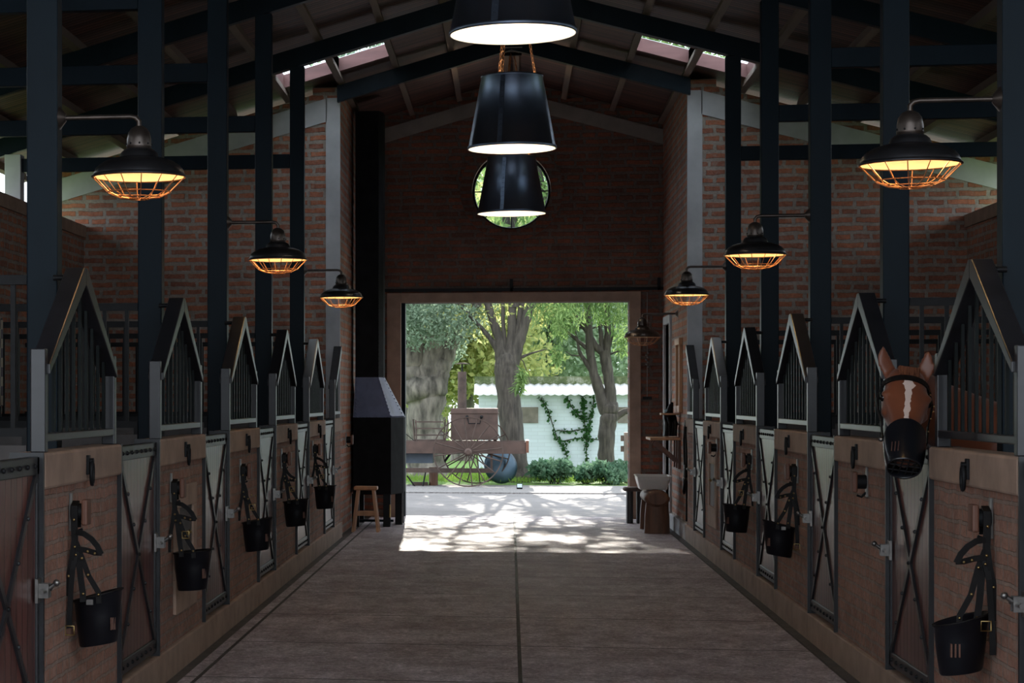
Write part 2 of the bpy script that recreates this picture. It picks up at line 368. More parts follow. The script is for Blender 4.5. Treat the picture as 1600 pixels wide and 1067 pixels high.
def gable_poly(u0, u1, zb, add=0, seg=None):
    pts = [(u0, zb), (u1, zb), (u1, roofz(u1, add))]
    if u0 < 0 < u1: pts.append((0, roofz(0, add)))
    pts.append((u0, roofz(u0, add))); return pts

# far end wall with a door opening and a round window
DL, DR, DT = -1.47, 1.545, 2.885      # opening
CX, CZ, CR = 0.0, 4.38, .52
mb = MB(); Y0, Y1 = VE, VE + .35
wall_polys = [gable_poly(-2.35, -.8, DT, Tb), gable_poly(.8, 2.35, DT, Tb)]
n = 48
sq = []
for k in range(n):
    a = 2*math.pi*k/n; dx, dz = math.cos(a), math.sin(a); m_ = max(abs(dx), abs(dz)); sq.append((CX + .8*dx/m_, CZ + .8*dz/m_))
ci = [(CX + CR*math.cos(2*math.pi*k/n), CZ + CR*math.sin(2*math.pi*k/n)) for k in range(n)]
vs = [(x, Y0, z) for x, z in sq] + [(x, Y0, z) for x, z in ci] + [(x, Y1, z) for x, z in sq] + [(x, Y1, z) for x, z in ci]
fs = []
for k in range(n):
    j = (k+1) % n; fs += [(k, j, n+j, n+k), (2*n+k, 2*n+j, 3*n+j, 3*n+k), (n+k, n+j, 3*n+j, 3*n+k)]
mb.add(vs, fs)
for pl in wall_polys: mb.prism(pl, 'y', Y0, Y1)
mb.prism([(-.8, DT), (.8, DT), (.8, CZ-.8), (-.8, CZ-.8)], 'y', Y0, Y1)
mb.prism([(-.8, CZ+.8), (.8, CZ+.8), (.8, roofz(.8, Tb)), (0, roofz(0, Tb)), (-.8, roofz(.8, Tb))], 'y', Y0, Y1)
mb.box(-2.35, DL, Y0, Y1, -.1, DT); mb.box(DR, 2.35, Y0, Y1, -.1, DT)
struct(mb.build('wall_back', M['brick_end'], recalc=False), 'shade-toned brick gable wall at the far end of the aisle')
# band under the roof of the end wall
mb = MB()
for s in (-1, 1):
    mb.prism([(0, roofz(0, .0)+.12), (s*2.0, roofz(2.0)+.12), (s*2.0, roofz(2.0)-.07), (0, roofz(0)-.07)], 'y', VE-.03, VE+.05)
struct(mb.build('trim_3', M['band']), 'concrete band under the roof on the far gable wall')
# surround
mb = MB(); f = VE - .05
mb.box(DL-.19, DL, f, VE+.12, 0, DT+.13); mb.box(DR, DR+.15, f, VE+.12, 0, DT+.13); mb.box(DL, DR, f, VE+.12, DT, DT+.13)
o = mb.build('trim_4', M['concrete'], bevel=.006); struct(o, 'brown concrete surround of the far doorway')
d = empty('door_1', (DL, VE, 0)); struct(d, 'dark sliding door edge seen at the left of the far doorway')
MB().box(0, .05, .13, .34, 0, DT).build('door_leaf', M['steel'], d)
# round window
w = empty('window_5', (CX, VE+.15, CZ)); struct(w, 'round window with radial glazing bars in the far gable wall')
mb = MB()
ring = [(math.cos(2*math.pi*k/48), math.sin(2*math.pi*k/48)) for k in range(49)]
mb.tube([(CR*.975*x, 0, CR*.975*z) for x, z in ring], .022, 6, False)
for k in range(8):
    a = k*math.pi/4; mb.rod((.17*math.cos(a), 0, .17*math.sin(a)), (CR*math.cos(a), 0, CR*math.sin(a)), .009, 6)
mb.tube([(.17*x, 0, .17*z) for x, z in ring], .009, 6, False)
mb.build('window_frame', M['iron'], w)
MB().prism([(CR*x*.99, CR*z*.99) for x, z in ring[:-1]], 'y', -.004, .004).build('pane', M['glass'], w)
mb = MB(); n = 48
pr = [(CR, -.15), (CR+.16, -.15), (CR+.16, -.19), (CR, -.19), (CR, -.15)]
vs = [(r*math.cos(2*math.pi*k/n), y, r*math.sin(2*math.pi*k/n)) for r, y in pr for k in range(n)]
mb.add(vs, [(i*n+k, i*n+(k+1)%n, (i+1)*n+(k+1)%n, (i+1)*n+k) for i in range(4) for k in range(n)])
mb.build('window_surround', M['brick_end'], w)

for s in (-1, 1):
    sd = 'left' if s < 0 else 'right'
    X = lambda a, b: tuple(sorted((s*a, s*b)))
    # cross wall
    mb = MB(); mb.prism(gable_poly(*X(2.0, 5.45), -.1, Tb - .1), 'y', VC, VC+.3)
    struct(mb.build('wall_cross_'+sd, M['brick_x']), f'tall brick cross wall closing the {sd} row of stalls')
    # band + pillar strip in concrete on cross wall
    mb = MB()
    a, b_ = (2.13, 5.45)
    mb.prism([(s*a, roofz(a)+.10), (s*b_, roofz(b_)+.10), (s*b_, roofz(b_)-.17), (s*a, roofz(a)-.17)], 'y', VC-.02, VC+.05)
    mb.box(*X(1.975, 2.14), VC-.02, VC+.05, 1.37, roofz(2.05)+.08)
    struct(mb.build('trim_5' if s < 0 else 'trim_6', M['plaster']), f'pale plaster pillar and sloping band on the {sd} cross wall')
    # side wall of the entrance bay (the right one has a doorway)
    if s < 0: struct(MB().box(*X(1.985, 2.3), VC+.05, VE, -.1, roofz(2.0, .2)).build('wall_left_entrance', M['brick_y']), 'brick side wall of the entrance bay behind the black chimney')
    else:
        mb = MB(); D0, D1, DH = 27.15, 28.1, 2.55
        mb.box(*X(1.985, 2.3), VC+.05, D0, -.1, roofz(2.0, .2)); mb.box(*X(1.985, 2.3), D1, VE, -.1, roofz(2.0, .2)); mb.box(*X(1.985, 2.3), D0, D1, DH, roofz(2.0, .2))
        struct(mb.build('wall_right_entrance', M['brick_y']), 'brick side wall of the entrance bay with lamp, mirror and shelf')
        e = empty('door_2', (1.985, D0, 0)); struct(e, 'narrow side doorway at the far right of the entrance bay')
        mb = MB(); mb.box(-.03, .1, -.1, 0, 0, DH+.1); mb.box(-.03, .1, D1-D0, D1-D0+.1, 0, DH+.1); mb.box(-.03, .1, 0, D1-D0, DH, DH+.1); mb.build('door_frame', M['plaster'], e)
        MB().box(.2, .24, 0, D1-D0, 0, DH).build('door_leaf', M['woodred'], e)
    # outer wall with concrete cap
    struct(MB().box(*X(HWL, HWL+.2), 4, VC, -.1, 3.5).build('wall_'+sd, M['brick_y']), f'brick outer wall behind the {sd} stalls, open above')
    struct(MB().box(*X(HWL-.03, HWL+.23), 4, VC, 3.5, 3.64).build('trim_7' if s < 0 else 'trim_8', M['concrete']), f'concrete cap of the {sd} outer wall')
    # plinth
    struct(MB().box(*X(1.945, 2.10), 5, VC-.05, -.1, .165).build('baseboard_'+sd, M['concrete'], bevel=.01), f'concrete plinth running under the {sd} stall fronts')
    if s > 0: struct(MB().box(*X(1.945, 1.985), VC-.03, 27.0, -.1, .165).build('baseboard_right', M['plaster'], bevel=.01), 'grey plinth at the foot of the entrance bay wall')

# ---------------------------------------------------------------- stall front wall segments
BL = 1.78
def wall_seg(s, v0, v1, idx):
    sd = 'left' if s < 0 else 'right'
    X = lambda a, b: tuple(sorted((s*a, s*b)))
    o = MB().box(*X(1.968, 2.085), v0, v1, .16, 1.23).build(f'wall_{sd}_aisle', M['brick_front'])
    struct(o, f'low brick stall front on the {sd}, {ORD[idx]} from the camera')
    c_ = MB().box(*X(1.943, 2.09), v0+.005, v1-.005, 1.215, 1.37).build('cap_block', M['concrete'], o, bevel=.012)
    c_['label'] = 'brown concrete coping block'
    # steel jamb channels at both ends
    j = MB(); j.box(*X(1.945, 2.09), v0-.018, v0+.004, .165, 1.372); j.build('door_jamb', M['gateframe'], o)
    if v1 < VC-.1: j = MB(); j.box(*X(1.945, 2.09), v1-.004, v1+.018, .165, 1.372); j.build('door_jamb', M['gateframe'], o)
for s in (-1, 1):
    for k in range(-1, 5):
        wall_seg(s, VB+k*P-BL/2, VB+k*P+BL/2, k+1)
    wall_seg(s, VB+5*P-BL/2, VC-.03, 6)

# ---------------------------------------------------------------- posts, rafters, ties, purlins
def ordl(k): return ['nearest the camera', 'second from the camera', 'third from the camera', 'fourth from the camera', 'nearest the brick cross wall'][k]
for s in (-1, 1):
    sd = 'left' if s < 0 else 'right'
    X = lambda a, b: tuple(sorted((s*a, s*b)))
    for k in range(5):
        v = VP + k*P
        e = empty('steel_post', (s*2.165, v, 0)); tag(e, f'dark steel roof post behind the {sd} stall fronts, {ordl(k)}', 'post')
        MB().box(-.073, .073, -.055, .055, 0, roofz(2.165)+.0).build('shaft', M['steel'], e, bevel=.006)
        MB().box(-.10, .10, -.09, .09, 0, .02).build('base_plate', M['iron'], e)
        t_ = MB().box(*X(2.24, HWL+.12), v-.04, v+.04, 3.95, 4.09).build('tie_beam', M['steel'], bevel=.004)
        tag(t_, f'horizontal tie beam reaching out from the {sd} post, {ordl(k)}', 'beam')
        # short concrete column on the outer wall
        c_ = MB().box(*X(HWL+.02, HWL+.19), v-.09, v+.09, 3.64, roofz(HWL+.19)).build('wall_column', M['plaster'], bevel=.005)
        tag(c_, f'short grey column on top of the {sd} outer wall, {ordl(k)}', 'column')
for k in range(6):
    v = VP + k*P if k < 5 else VC - .10
    where = ordl(k) if k < 4 else ('over the last pair of posts' if k == 4 else 'resting on the two plaster pillars')
    e = empty('roof_rafter', (0, v, RZ)); tag(e, f'dark steel gable rafter crossing under the ceiling, {where}', 'rafter')
    for s in (-1, 1):
        um = 5.75 if k < 5 else 2.0
        MB().prism([(0, 0), (s*um, -RS*um), (s*um, -RS*um+.19), (0, .19)], 'y', -.045, .045).build('rafter_arm', M['steel'], e, bevel=.004)
    if k >= 4: MB().rod((-.12, -.06, .02), (.12, -.06, .02), .006).build('tie_rod', M['chrome'], e)
for s in (-1, 1):
    sd = 'left' if s < 0 else 'right'
    for n in range(0, 10):
        u = .07 + .63*n
        zc = roofz(u, .19+.049)
        o = MB().box(-.035, .035, 3.0, VE if n < 4 else VC, -.05, .05).build('purlin', M['purlin']); o.location = (s*u, 0, zc); o.rotation_euler = (0, s*math.atan(RS), 0)
        tag(o, f'weathered timber purlin under the {sd} roof slope, {ORD[n]} from the ridge', 'purlin')

# ---------------------------------------------------------------- gates
def make_gate(s):
    """local: y along aisle, x outward (towards aisle = -s)"""
    r = empty('stall_gate')
    w2 = .575; z0, z1 = .19, 1.355
    bx = lambda b0, b1: tuple(sorted((-s*b0, -s*b1)))       # b = distance towards the aisle
    MB().box(*bx(-.018, .012), -w2+.02, w2-.02, z0+.02, z1-.02).build('planks', M['gate'], r)
    mb = MB()
    mb.box(*bx(-.025, .022), -w2, -w2+.045, z0, z1); mb.box(*bx(-.025, .022), w2-.045, w2, z0, z1)
    mb.box(*bx(-.025, .022), -w2, w2, z1-.075, z1); mb.box(*bx(-.025, .022), -w2, w2, z0, z0+.075)
    fr = mb.build('frame', M['gateframe'], r, bevel=.004)
    r0 = MB().sphere((0, 0, 0), .011, 8, 6).build('rivet', M['iron'], fr); first = True
    for i in range(8):
        y = -w2 + .09 + i*(2*w2-.18)/7
        for z in (z1-.038, z0+.038):
            q_ = r0 if first else r0.copy(); q_.location = (-s*.023, y, z)
            if not first: col.objects.link(q_)
            first = False
    for d_ in (-1, 1):
        br = MB().beam((-s*.018, -d_*(w2-.06), z0+.08), (-s*.018, d_*(w2-.06), z1-.08), .035, .012, (1, 0, 0))
        for i in range(1, 6):
            q = i/6; br.sphere((-s*.026, -d_*(w2-.06)*(1-2*q), z0+.08+(z1-z0-.16)*q), .01, 8, 6)
        br.build('brace', M['gateframe'], r)
    # latch on the far stile (away from the hinges)
    la = MB(); y = w2 - .02; z = .80
    la.box(*bx(.022, .034), y-.07, y+.02, z-.05, z+.05); la.box(*bx(.034, .075), y-.05, y-.035, z-.03, z+.03); la.box(*bx(.034, .075), y-.01, y+.005, z-.03, z+.03)
    la.rod((-s*.06, y-.12, z), (-s*.06, y+.06, z), .010); la.rod((-s*.06, y-.03, z), (-s*.10, y-.03, z+.03), .009); la.sphere((-s*.105, y-.03, z+.033), .015)
    la.build('latch', M['chrome'], r)
    for z in (z0+.02, z1-.10):
        MB().box(*bx(.0, .035), -w2-.012, -w2+.03, z, z+.11).build('hinge', M['iron'], r)
    return r
for s in (-1, 1):
    sd = 'left' if s < 0 else 'right'; g0 = make_gate(s); cnt = 0
    for k in range(-1, 5):
        g = g0 if cnt == 0 else copy_tree(g0); cnt += 1
        g.location = (s*1.985, VG+k*P, 0)
        desc = ['cropped by the picture edge, nearest the camera', 'second from the camera', 'third from the camera', 'fourth from the camera', 'fifth from the camera', 'last one before the plaster pillar'][k+1]
        if s > 0 and k == 0: desc = 'below the horse head'
        tag(g, f'low cross-braced plank gate on the {sd}, {desc}', 'gate')

# ---------------------------------------------------------------- gabled grilles on the wall segments
def make_grille(s, half=False):
    r = empty('gabled_grille'); w2 = .82; zb, zr, zs, zp = 1.37, 1.45, 1.745, 2.17
    x0 = 0
    n = 10
    ys = [-w2 + .03 + (2*w2-.06)*i/(n+1) for i in range(1, n+1)]
    top = lambda y: zs + (zp-zs)*(1-abs(y)/(w2-.02))
    MB().box(-.032, .032, -w2, -w2+.06, zb, 1.81).build('post', M['grille'], r, bevel=.005)
    if not half: MB().box(-.032, .032, w2-.06, w2, zb, 1.81).build('post', M['grille'], r, bevel=.005)
    y1 = w2-.06 if not half else 0
    MB().box(-.03, .03, -w2+.06, y1, zr-.035, zr).build('bottom_rail', M['grille'], r, bevel=.004)
    ye = w2-.045
    MB().prism([(-ye, zs), (-ye, zs-.045), (0, zp-.05), (0, zp+.03), (-.035, zp+.03)], 'x', -.045, .045).build('sloping_rail', M['grille'], r, bevel=.005)
    if not half: MB().prism([(ye, zs), (ye, zs-.045), (0, zp-.05), (0, zp+.03), (.035, zp+.03)], 'x', -.045, .045).build('sloping_rail', M['grille'], r, bevel=.005)
    for y in ys:
        if half and y > .02: continue
        MB().box(-.007, .007, y-.011, y+.011, zr-.01, top(y)-.015).build('bar', M['bar'], r)
    if not half:
        MB().rod((0, 0, zp-.015), (s*.11, 0, zp-.015), .013).build('tie_rod', M['iron'], r)
    return r
for s in (-1, 1):
    sd = 'left' if s < 0 else 'right'; g0 = make_grille(s)
    for k in range(5):
        g = g0 if k == 0 else copy_tree(g0)
        g.location = (s*1.99, VB+k*P, 0)
        tag(g, f'dark gable-topped bar grille on the {sd}, ' + ['nearest the camera', 'second from the camera', 'third from the camera', 'fourth from the camera', 'fifth from the camera'][k], 'grille')
    g = make_grille(s, True); g.location = (s*1.99, VB+5*P+.1, 0)
    tag(g, f'half grille cut short against the {sd} plaster pillar', 'grille')

# ---------------------------------------------------------------- stall partitions with bars
def make_partition(s):
    r = empty('stall_partition'); L = HWL - 2.24 - .02
    f = lambda a, b: tuple(sorted((s*a, s*b)))
    MB().box(*f(0, L), -.03, .03, 0, 1.38).build('board_panel', M['trimdark'], r)
    MB().box(*f(0, L), -.022, .022, 2.13, 2.175).build('top_rail', M['iron'], r)
    MB().box(*f(0, L), -.022, .022, 1.42, 1.46).build('bottom_rail', M['iron'], r)
    n = 20
    for i in range(n):
        x = s*(L*(i+.5)/n); MB().box(x-.011, x+.011, -.011, .011, 1.45, 2.14).build('bar', M['iron'], r)
    for x in (.012, L/2, L-.03): MB().box(s*x-.012, s*x+.012, -.02, .02, 1.38, 1.43).build('foot', M['iron'], r)
    return r
for s in (-1, 1):
    sd = 'left' if s < 0 else 'right'; p0 = make_partition(s)
    for k in range(5):
        p = p0 if k == 0 else copy_tree(p0); p.location = (s*2.245, VP+k*P, 0)
        tag(p, f'barred stall partition behind the {sd} post {ordl(k)}', 'partition')

# ---------------------------------------------------------------- tether rings
def make_ring(s):
    r = empty('tether_ring')
    MB().box(-.006, .006, -.022, .022, -.042, .048).build('plate', M['iron'], r, bevel=.002)
    mb = MB(); mb.tube([(-s*.018, .026*math.sin(a), -.035+.052*math.cos(a)) for a in [2*math.pi*k/16 for k in range(17)]], .009, 6, False)
    mb.rod((0, 0, .02), (-s*.026, 0, .022), .013); mb.build('ring', M['iron'], r); return r
for s in (-1, 1):
    sd = 'left' if s < 0 else 'right'; r0 = make_ring(s)
    for k in range(5):
        g = r0 if k == 0 else copy_tree(r0); g.location = (s*1.936, VB+k*P, 1.29)
        tag(g, f'black iron tether ring on the {sd} coping block, ' + ['nearest the camera', 'second from the camera', 'third from the camera', 'fourth from the camera', 'fifth from the camera'][k], 'tether ring')

# ---------------------------------------------------------------- bridle hooks and hanging muzzles
def make_hook(s):
    r = empty('bridle_hook')       # origin on brick face
    f = lambda a, b: tuple(sorted((-s*a, -s*b)))
    MB().box(*f(0, .012), -.018, .018, -.085, .085).build('wall_plate', M['chrome'], r, bevel=.002)
    mb = MB(); mb.tube([(-s*.01, 0, 0), (-s*.065, 0, .0)], .040, 14); mb.tube([(-s*.01, 0, -.06), (-s*.035, 0, -.085), (-s*.06, 0, -.075)], .007, 6)
    mb.build('hook_arm', M['iron'], r)
    MB().box(*f(.062, .09), -.048, .048, -.058, .058).build('wooden_cap', M['woodred'], r, bevel=.008)
    return r
HK = {-1: [(9.27, 1.09), (12.1, 1.08), (15.28, 1.07), (18.1, 1.08), (21.0, 1.09), (25.35, 1.10)], 1: [(9.2, 1.10), (12.3, 1.13), (15.2, 1.09), (18.0, 1.09), (21.0, 1.12)]}
for s in (-1, 1):
    sd = 'left' if s < 0 else 'right'; h0 = make_hook(s)
    for i, (v, z) in enumerate(HK[s]):
        h = h0 if i == 0 else copy_tree(h0); h.location = (s*1.968, v, z)
        empt = (s > 0 and i in (1, 4)) or (s < 0 and i == 5)
        tag(h, ('bare ' if empt else '') + f'wooden bridle hook on the {sd} wall, ' + ['nearest the camera', 'second from the camera', 'third from the camera', 'fourth from the camera', 'fifth from the camera', 'beside the black fireplace'][i] + ('' if empt else ', holding a black muzzle'), 'hook')

def make_muzzle(s, var, dz):
    """hanging leather halter with a bucket shaped muzzle; origin on the wall behind the hook arm; o = outwards, w = along the wall, z = up"""
    r = empty('feed_muzzle'); q = -s; T = lambda o, w, z: (q*o, w, z)
    co, cw = (.128, .02) if var != 5 else (.13, -.02)
    zt = -dz; til = {0: .030, 1: .012, 2: .022, 3: .015, 4: .01, 5: -.030}[var]
    n = 32
    def pt(r_, z, k):
        a = 2*math.pi*k/n; ca, sa = math.cos(a), math.sin(a)
        f_ = abs(z)/.222
        return T(co + r_*ca*(1.0 - .0*f_), cw + r_*.86*sa, zt + z + til*ca*(1-f_*.55) + (.03*f_*0))
    prof = [(.080, -.222), (.086, -.214), (.100, -.10), (.108, -.01), (.112, -.006), (.113, .002), (.106, .002), (.096, -.10), (.082, -.205)]
    mb = MB(); vs = [pt(r_, z, k) for r_, z in prof for k in range(n)]
    mb.add(vs, [(i*n+k, i*n+(k+1)%n, (i+1)*n+(k+1)%n, (i+1)*n+k) for i in range(len(prof)-1) for k in range(n)], True)
    mb.add([pt(.080, -.222, k) for k in range(n)], [tuple(range(n))]); mb.add([pt(.082, -.205, k) for k in range(n)], [tuple(range(n))])
    bk = mb.build('bucket', M['bucket'], r, recalc=False)
    MB().tube([pt(.112, .001, k % n) for k in range(n+1)], .0045, 6, False).build('rim', M['black'], bk)
    for i in range(3):
        if var == 5: o, w = co + .055 - .016*i, cw - .078
        else: o, w = co + .070 + .006*i, cw - .055 + .012*i
        MB().box(*sorted((q*(o-.003), q*(o+.003))), w-.012, w+.004, zt-.15, zt-.095).build('slot', M['slotm'], bk)
    fr = (0, -1, 0)
    def S(name, pts, w_, th=.006, m='black'): return MB().strap([T(*p) for p in pts], w_, fr, th).build(name, M[m], r)
    y0 = -.058     # hangs over the arm, near side
    S('crown_strap', [(.03, y0+.10, -.07), (.03, y0+.08, .03), (.032, y0+.05, .048), (.034, y0, .03), (.035, y0-.004, -.06), (.038, y0-.004, -.14), (.045, y0, -.20)], .030, .008)
    S('cheek_strap', [(.042, y0, -.13), (.07, y0-.004, -.20), (.10, y0-.008, -dz*.75), (.145, y0-.012, zt+.02), (.15, y0-.02, zt-.03)], .024)
    S('cheek_strap', [(.040, y0+.006, -.16), (.055, y0, -.22), (.065, y0-.006, -dz*.8), (.075, y0-.01, zt+.012), (.078, y0-.02, zt-.025)], .028)
    S('throat_strap', [(.036, y0-.008, -.10), (.025, y0-.012, -.2), (.010, y0-.01, -.28), (.004, y0-.008, -dz*1.0)] if var != 3 else [(.036, y0-.008, -.10), (.015, y0-.012, -.2), (.008, y0-.01, -.3), (.010, y0-.008, -.34)], .022)
    if var in (0, 5): S('jaw_strap', [(.045, y0-.004, -.17), (.030, y0-.018, -.25), (.022, y0-.022, zt+.02), (.018, y0-.03, zt-.10), (.018, y0-.03, zt-.14)], .024)
    if var in (0, 1, 4, 5):
        S('brow_band', [(.042, y0-.006, -.085), (.08, y0-.012, -.092), (.115, y0-.016, -.115), (.142, y0-.02, -.145), (.160, y0-.02, -.182)], .025, .009)
        S('nose_band', [(.162, y0-.02, -.176), (.13, y0-.014, -.176), (.09, y0-.01, -.165), (.042, y0-.008, -.158)], .024, .009)
    elif var == 3:
        S('brow_band', [(.038, y0-.006, -.07), (.065, y0-.01, -.12), (.095, y0-.012, -.15), (.125, y0-.014, -.165), (.12, y0-.016, -.185), (.08, y0-.012, -.18)], .024, .009)
    else:
        S('brow_band', [(.04, y0-.006, -.10), (.055, y0-.01, -.15), (.06, y0-.012, -.19), (.05, y0-.01, -.21)], .034, .009)
    b0 = MB().sphere((0, 0, 0), .0065, 8, 6).build('stud', M['brass'], r); first = True
    for (o, z) in ((.036, -.03), (.040, -.15), (.045, -.185), (.072, -.20), (.10, -dz*.74), (.078, zt+.012), (.147, zt+.01), (.13, -.178), (.098, -.17), (.012, -.28)):
        c_ = b0 if first else b0.copy(); c_.location = T(o, y0-.020, z)
        if not first: col.objects.link(c_)
        first = False
    o, z = (.020, zt-.15) if var in (0,) else ((.045, zt-.02) if var == 5 else (.105, -dz*.72))
    MB().tube([T(o-.02, y0-.032, z-.02), T(o+.02, y0-.032, z-.02), T(o+.02, y0-.032, z+.02), T(o-.02, y0-.032, z+.02), T(o-.02, y0-.032, z-.02)], .004, 6).build('buckle', M['brass'], r)
    if var == 0: MB().box(*sorted((q*.095, q*.125)), cw-.112, cw-.100, zt-.035, zt-.012).build('name_plate', M['chrome'], bk)
    return r
M['slotm'] = simple('slot_brick_brown', (.10, .045, .03), .8)
MZ = [(-1, 0, 0, .37, 'large black muzzle bucket hanging by its halter straps, nearest on the left wall'),
      (-1, 1, 1, .37, 'black muzzle bucket hanging in front of the square niche on the left wall'),
      (-1, 2, 2, .36, 'black muzzle bucket on two straight straps, third along the left wall'),
      (-1, 3, 3, .36, 'black muzzle bucket with a knotted strap, fourth along the left wall'),
      (-1, 4, 4, .37, 'small distant black muzzle bucket nearest the fireplace on the left'),
      (1, 0, 5, .42, 'large black muzzle bucket hanging by its straps, nearest on the right wall'),
      (1, 2, 0, .37, 'black muzzle bucket with looped brow band, middle one on the right wall'),
      (1, 3, 1, .38, 'distant black muzzle bucket hanging last on the right stall fronts')]
for s, i, var, dz, lab in MZ:
    g = make_muzzle(s, var, dz); v, z = HK[s][i]; g.location = (s*1.968, v, z)
    if s > 0: # loops fall the other way on the right wall
        for ch in g.children:
            pass
    tag(g, lab, 'muzzle')

# feed niches
def make_niche(s, v, lab):
    r = empty('feed_niche', (s*1.968, v, 0)); f = lambda a, b: tuple(sorted((-s*a, -s*b)))
    mb = MB(); w2 = .42; z0, z1 = .33, 1.08
    mb.box(*f(0, .02), -w2, w2, z0, z0+.2); mb.box(*f(0, .02), -w2, w2, z1-.13, z1); mb.box(*f(0, .02), -w2, -w2+.14, z0+.2, z1-.13); mb.box(*f(0, .02), w2-.14, w2, z0+.2, z1-.13)
    mb.build('niche_frame', M['concrete'], r, bevel=.004)
    MB().box(*f(.0, .006), -w2+.14, w2-.14, z0+.2, z1-.13).build('niche_back', M['trimdark'], r)
    MB().rod((-s*.02, 0, z0+.45), (-s*.045, 0, z0+.47), .012).build('catch', M['brass'], r)
    tag(r, lab, 'niche')
make_niche(-1, 12.62, 'pale concrete framed feed niche behind the second muzzle on the left wall')
make_niche(1, 21.4, 'concrete framed feed niche between the far gates on the right wall')

# ---------------------------------------------------------------- caged gooseneck lamps
def make_goose(s, arm=.375, cage=True):
    """origin at arm mount on the post; arm runs towards the aisle (-s)"""
    r = empty('gooseneck_lamp'); q = -s; c = (q*arm, 0, 0)
    mb = MB(); mb.tube([(0, 0, 0), (q*.012, 0, 0), (q*.03, 0, 0)], [.055, .04, .018], 16); mb.build('wall_mount', M['lampbrown'], r)
    mb = MB(); mb.tube([(q*.01, 0, 0)] + [(q*(arm-.04), 0, 0), (q*(arm-.015), 0, -.005), (q*arm, 0, -.022), (q*arm, 0, -.06)], .012, 10)
    mb.build('arm', M['lampbrown'], r)
    S = MB(); n = 40
    S.lathe([(.018, -.045), (.036, -.055), (.05, -.075), (.056, -.105), (.057, -.145)], c, n); S.lathe([(.058, -.135), (.058, -.15), (.052, -.152)], c, n)
    S.build('socket_cap', M['lampbrown'], r)
    ho = MB()
    for k in range(8):
        a = math.pi*k/4+.2; ho.sphere((c[0]+.0575*math.cos(a), .0575*math.sin(a), -.128), .005, 6, 4)
    ho.build('vent_holes', M['iron'], r)
    prof = [(.05, -.148), (.068, -.155), (.083, -.168), (.09, -.186), (.092, -.192), (.125, -.198), (.158, -.209), (.186, -.226), (.204, -.246), (.212, -.266), (.213, -.272), (.222, -.276), (.222, -.281), (.21, -.281)]
    sh = MB().lathe(prof, c, n).build('lamp_shade', M['enamel'], r, recalc=False)
    inn = [(.0505, -.156), (.076, -.176), (.086, -.198), (.122, -.206), (.154, -.216), (.181, -.232), (.199, -.250), (.208, -.268), (.210, -.281)]
    MB().lathe(inn, c, n).build('shade_lining', M['innerwarm'], sh, recalc=False)
    MB().sphere((c[0], 0, -.222), .033, 14, 10).build('bulb', M['bulb'], sh)
    if cage:
        cg = MB(); w_ = .0026
        for k in range(14):
            a = 2*math.pi*k/14; cs, sn = math.cos(a), math.sin(a)
            cg.tube([(c[0]+rr*cs, rr*sn, z) for rr, z in ((.218, -.279), (.145, -.352), (.10, -.372), (.04, -.382), (.012, -.384))], w_, 5)
        for rr, z in ((.216, -.283), (.147, -.352), (.10, -.374), (.05, -.383)):
            cg.tube([(c[0]+rr*math.cos(2*math.pi*k/28), rr*math.sin(2*math.pi*k/28), z) for k in range(29)], w_, 5, False)
        cg.build('wire_cage', M['copperchain'], r)
    return r
for s in (-1, 1):
    sd = 'left' if s < 0 else 'right'; g0 = make_goose(s)
    for i, k in enumerate((0, 2, 4)):
        g = g0 if i == 0 else copy_tree(g0); g.location = (s*2.092, VP+k*P, 2.905)
        tag(g, f'lit caged dome lamp on the {sd}, ' + ['nearest and largest of its row', 'middle one of its row', 'farthest and smallest of its row'][i], 'lamp')
g = make_goose(1, .42, True); g.location = (1.985, 26.1, 2.62)
for ch in g.children_recursive:
    if ch.name.startswith('bulb'): ch.data = ch.data.copy(); ch.data.materials.clear(); ch.data.materials.append(M['inner'])
    if ch.name.startswith('lamp_shade'): ch.data = ch.data.copy(); ch.data.materials.clear(); ch.data.materials.append(M['lampbrown'])
tag(g, 'unlit bronze dome lamp on the wall right of the far doorway', 'lamp')

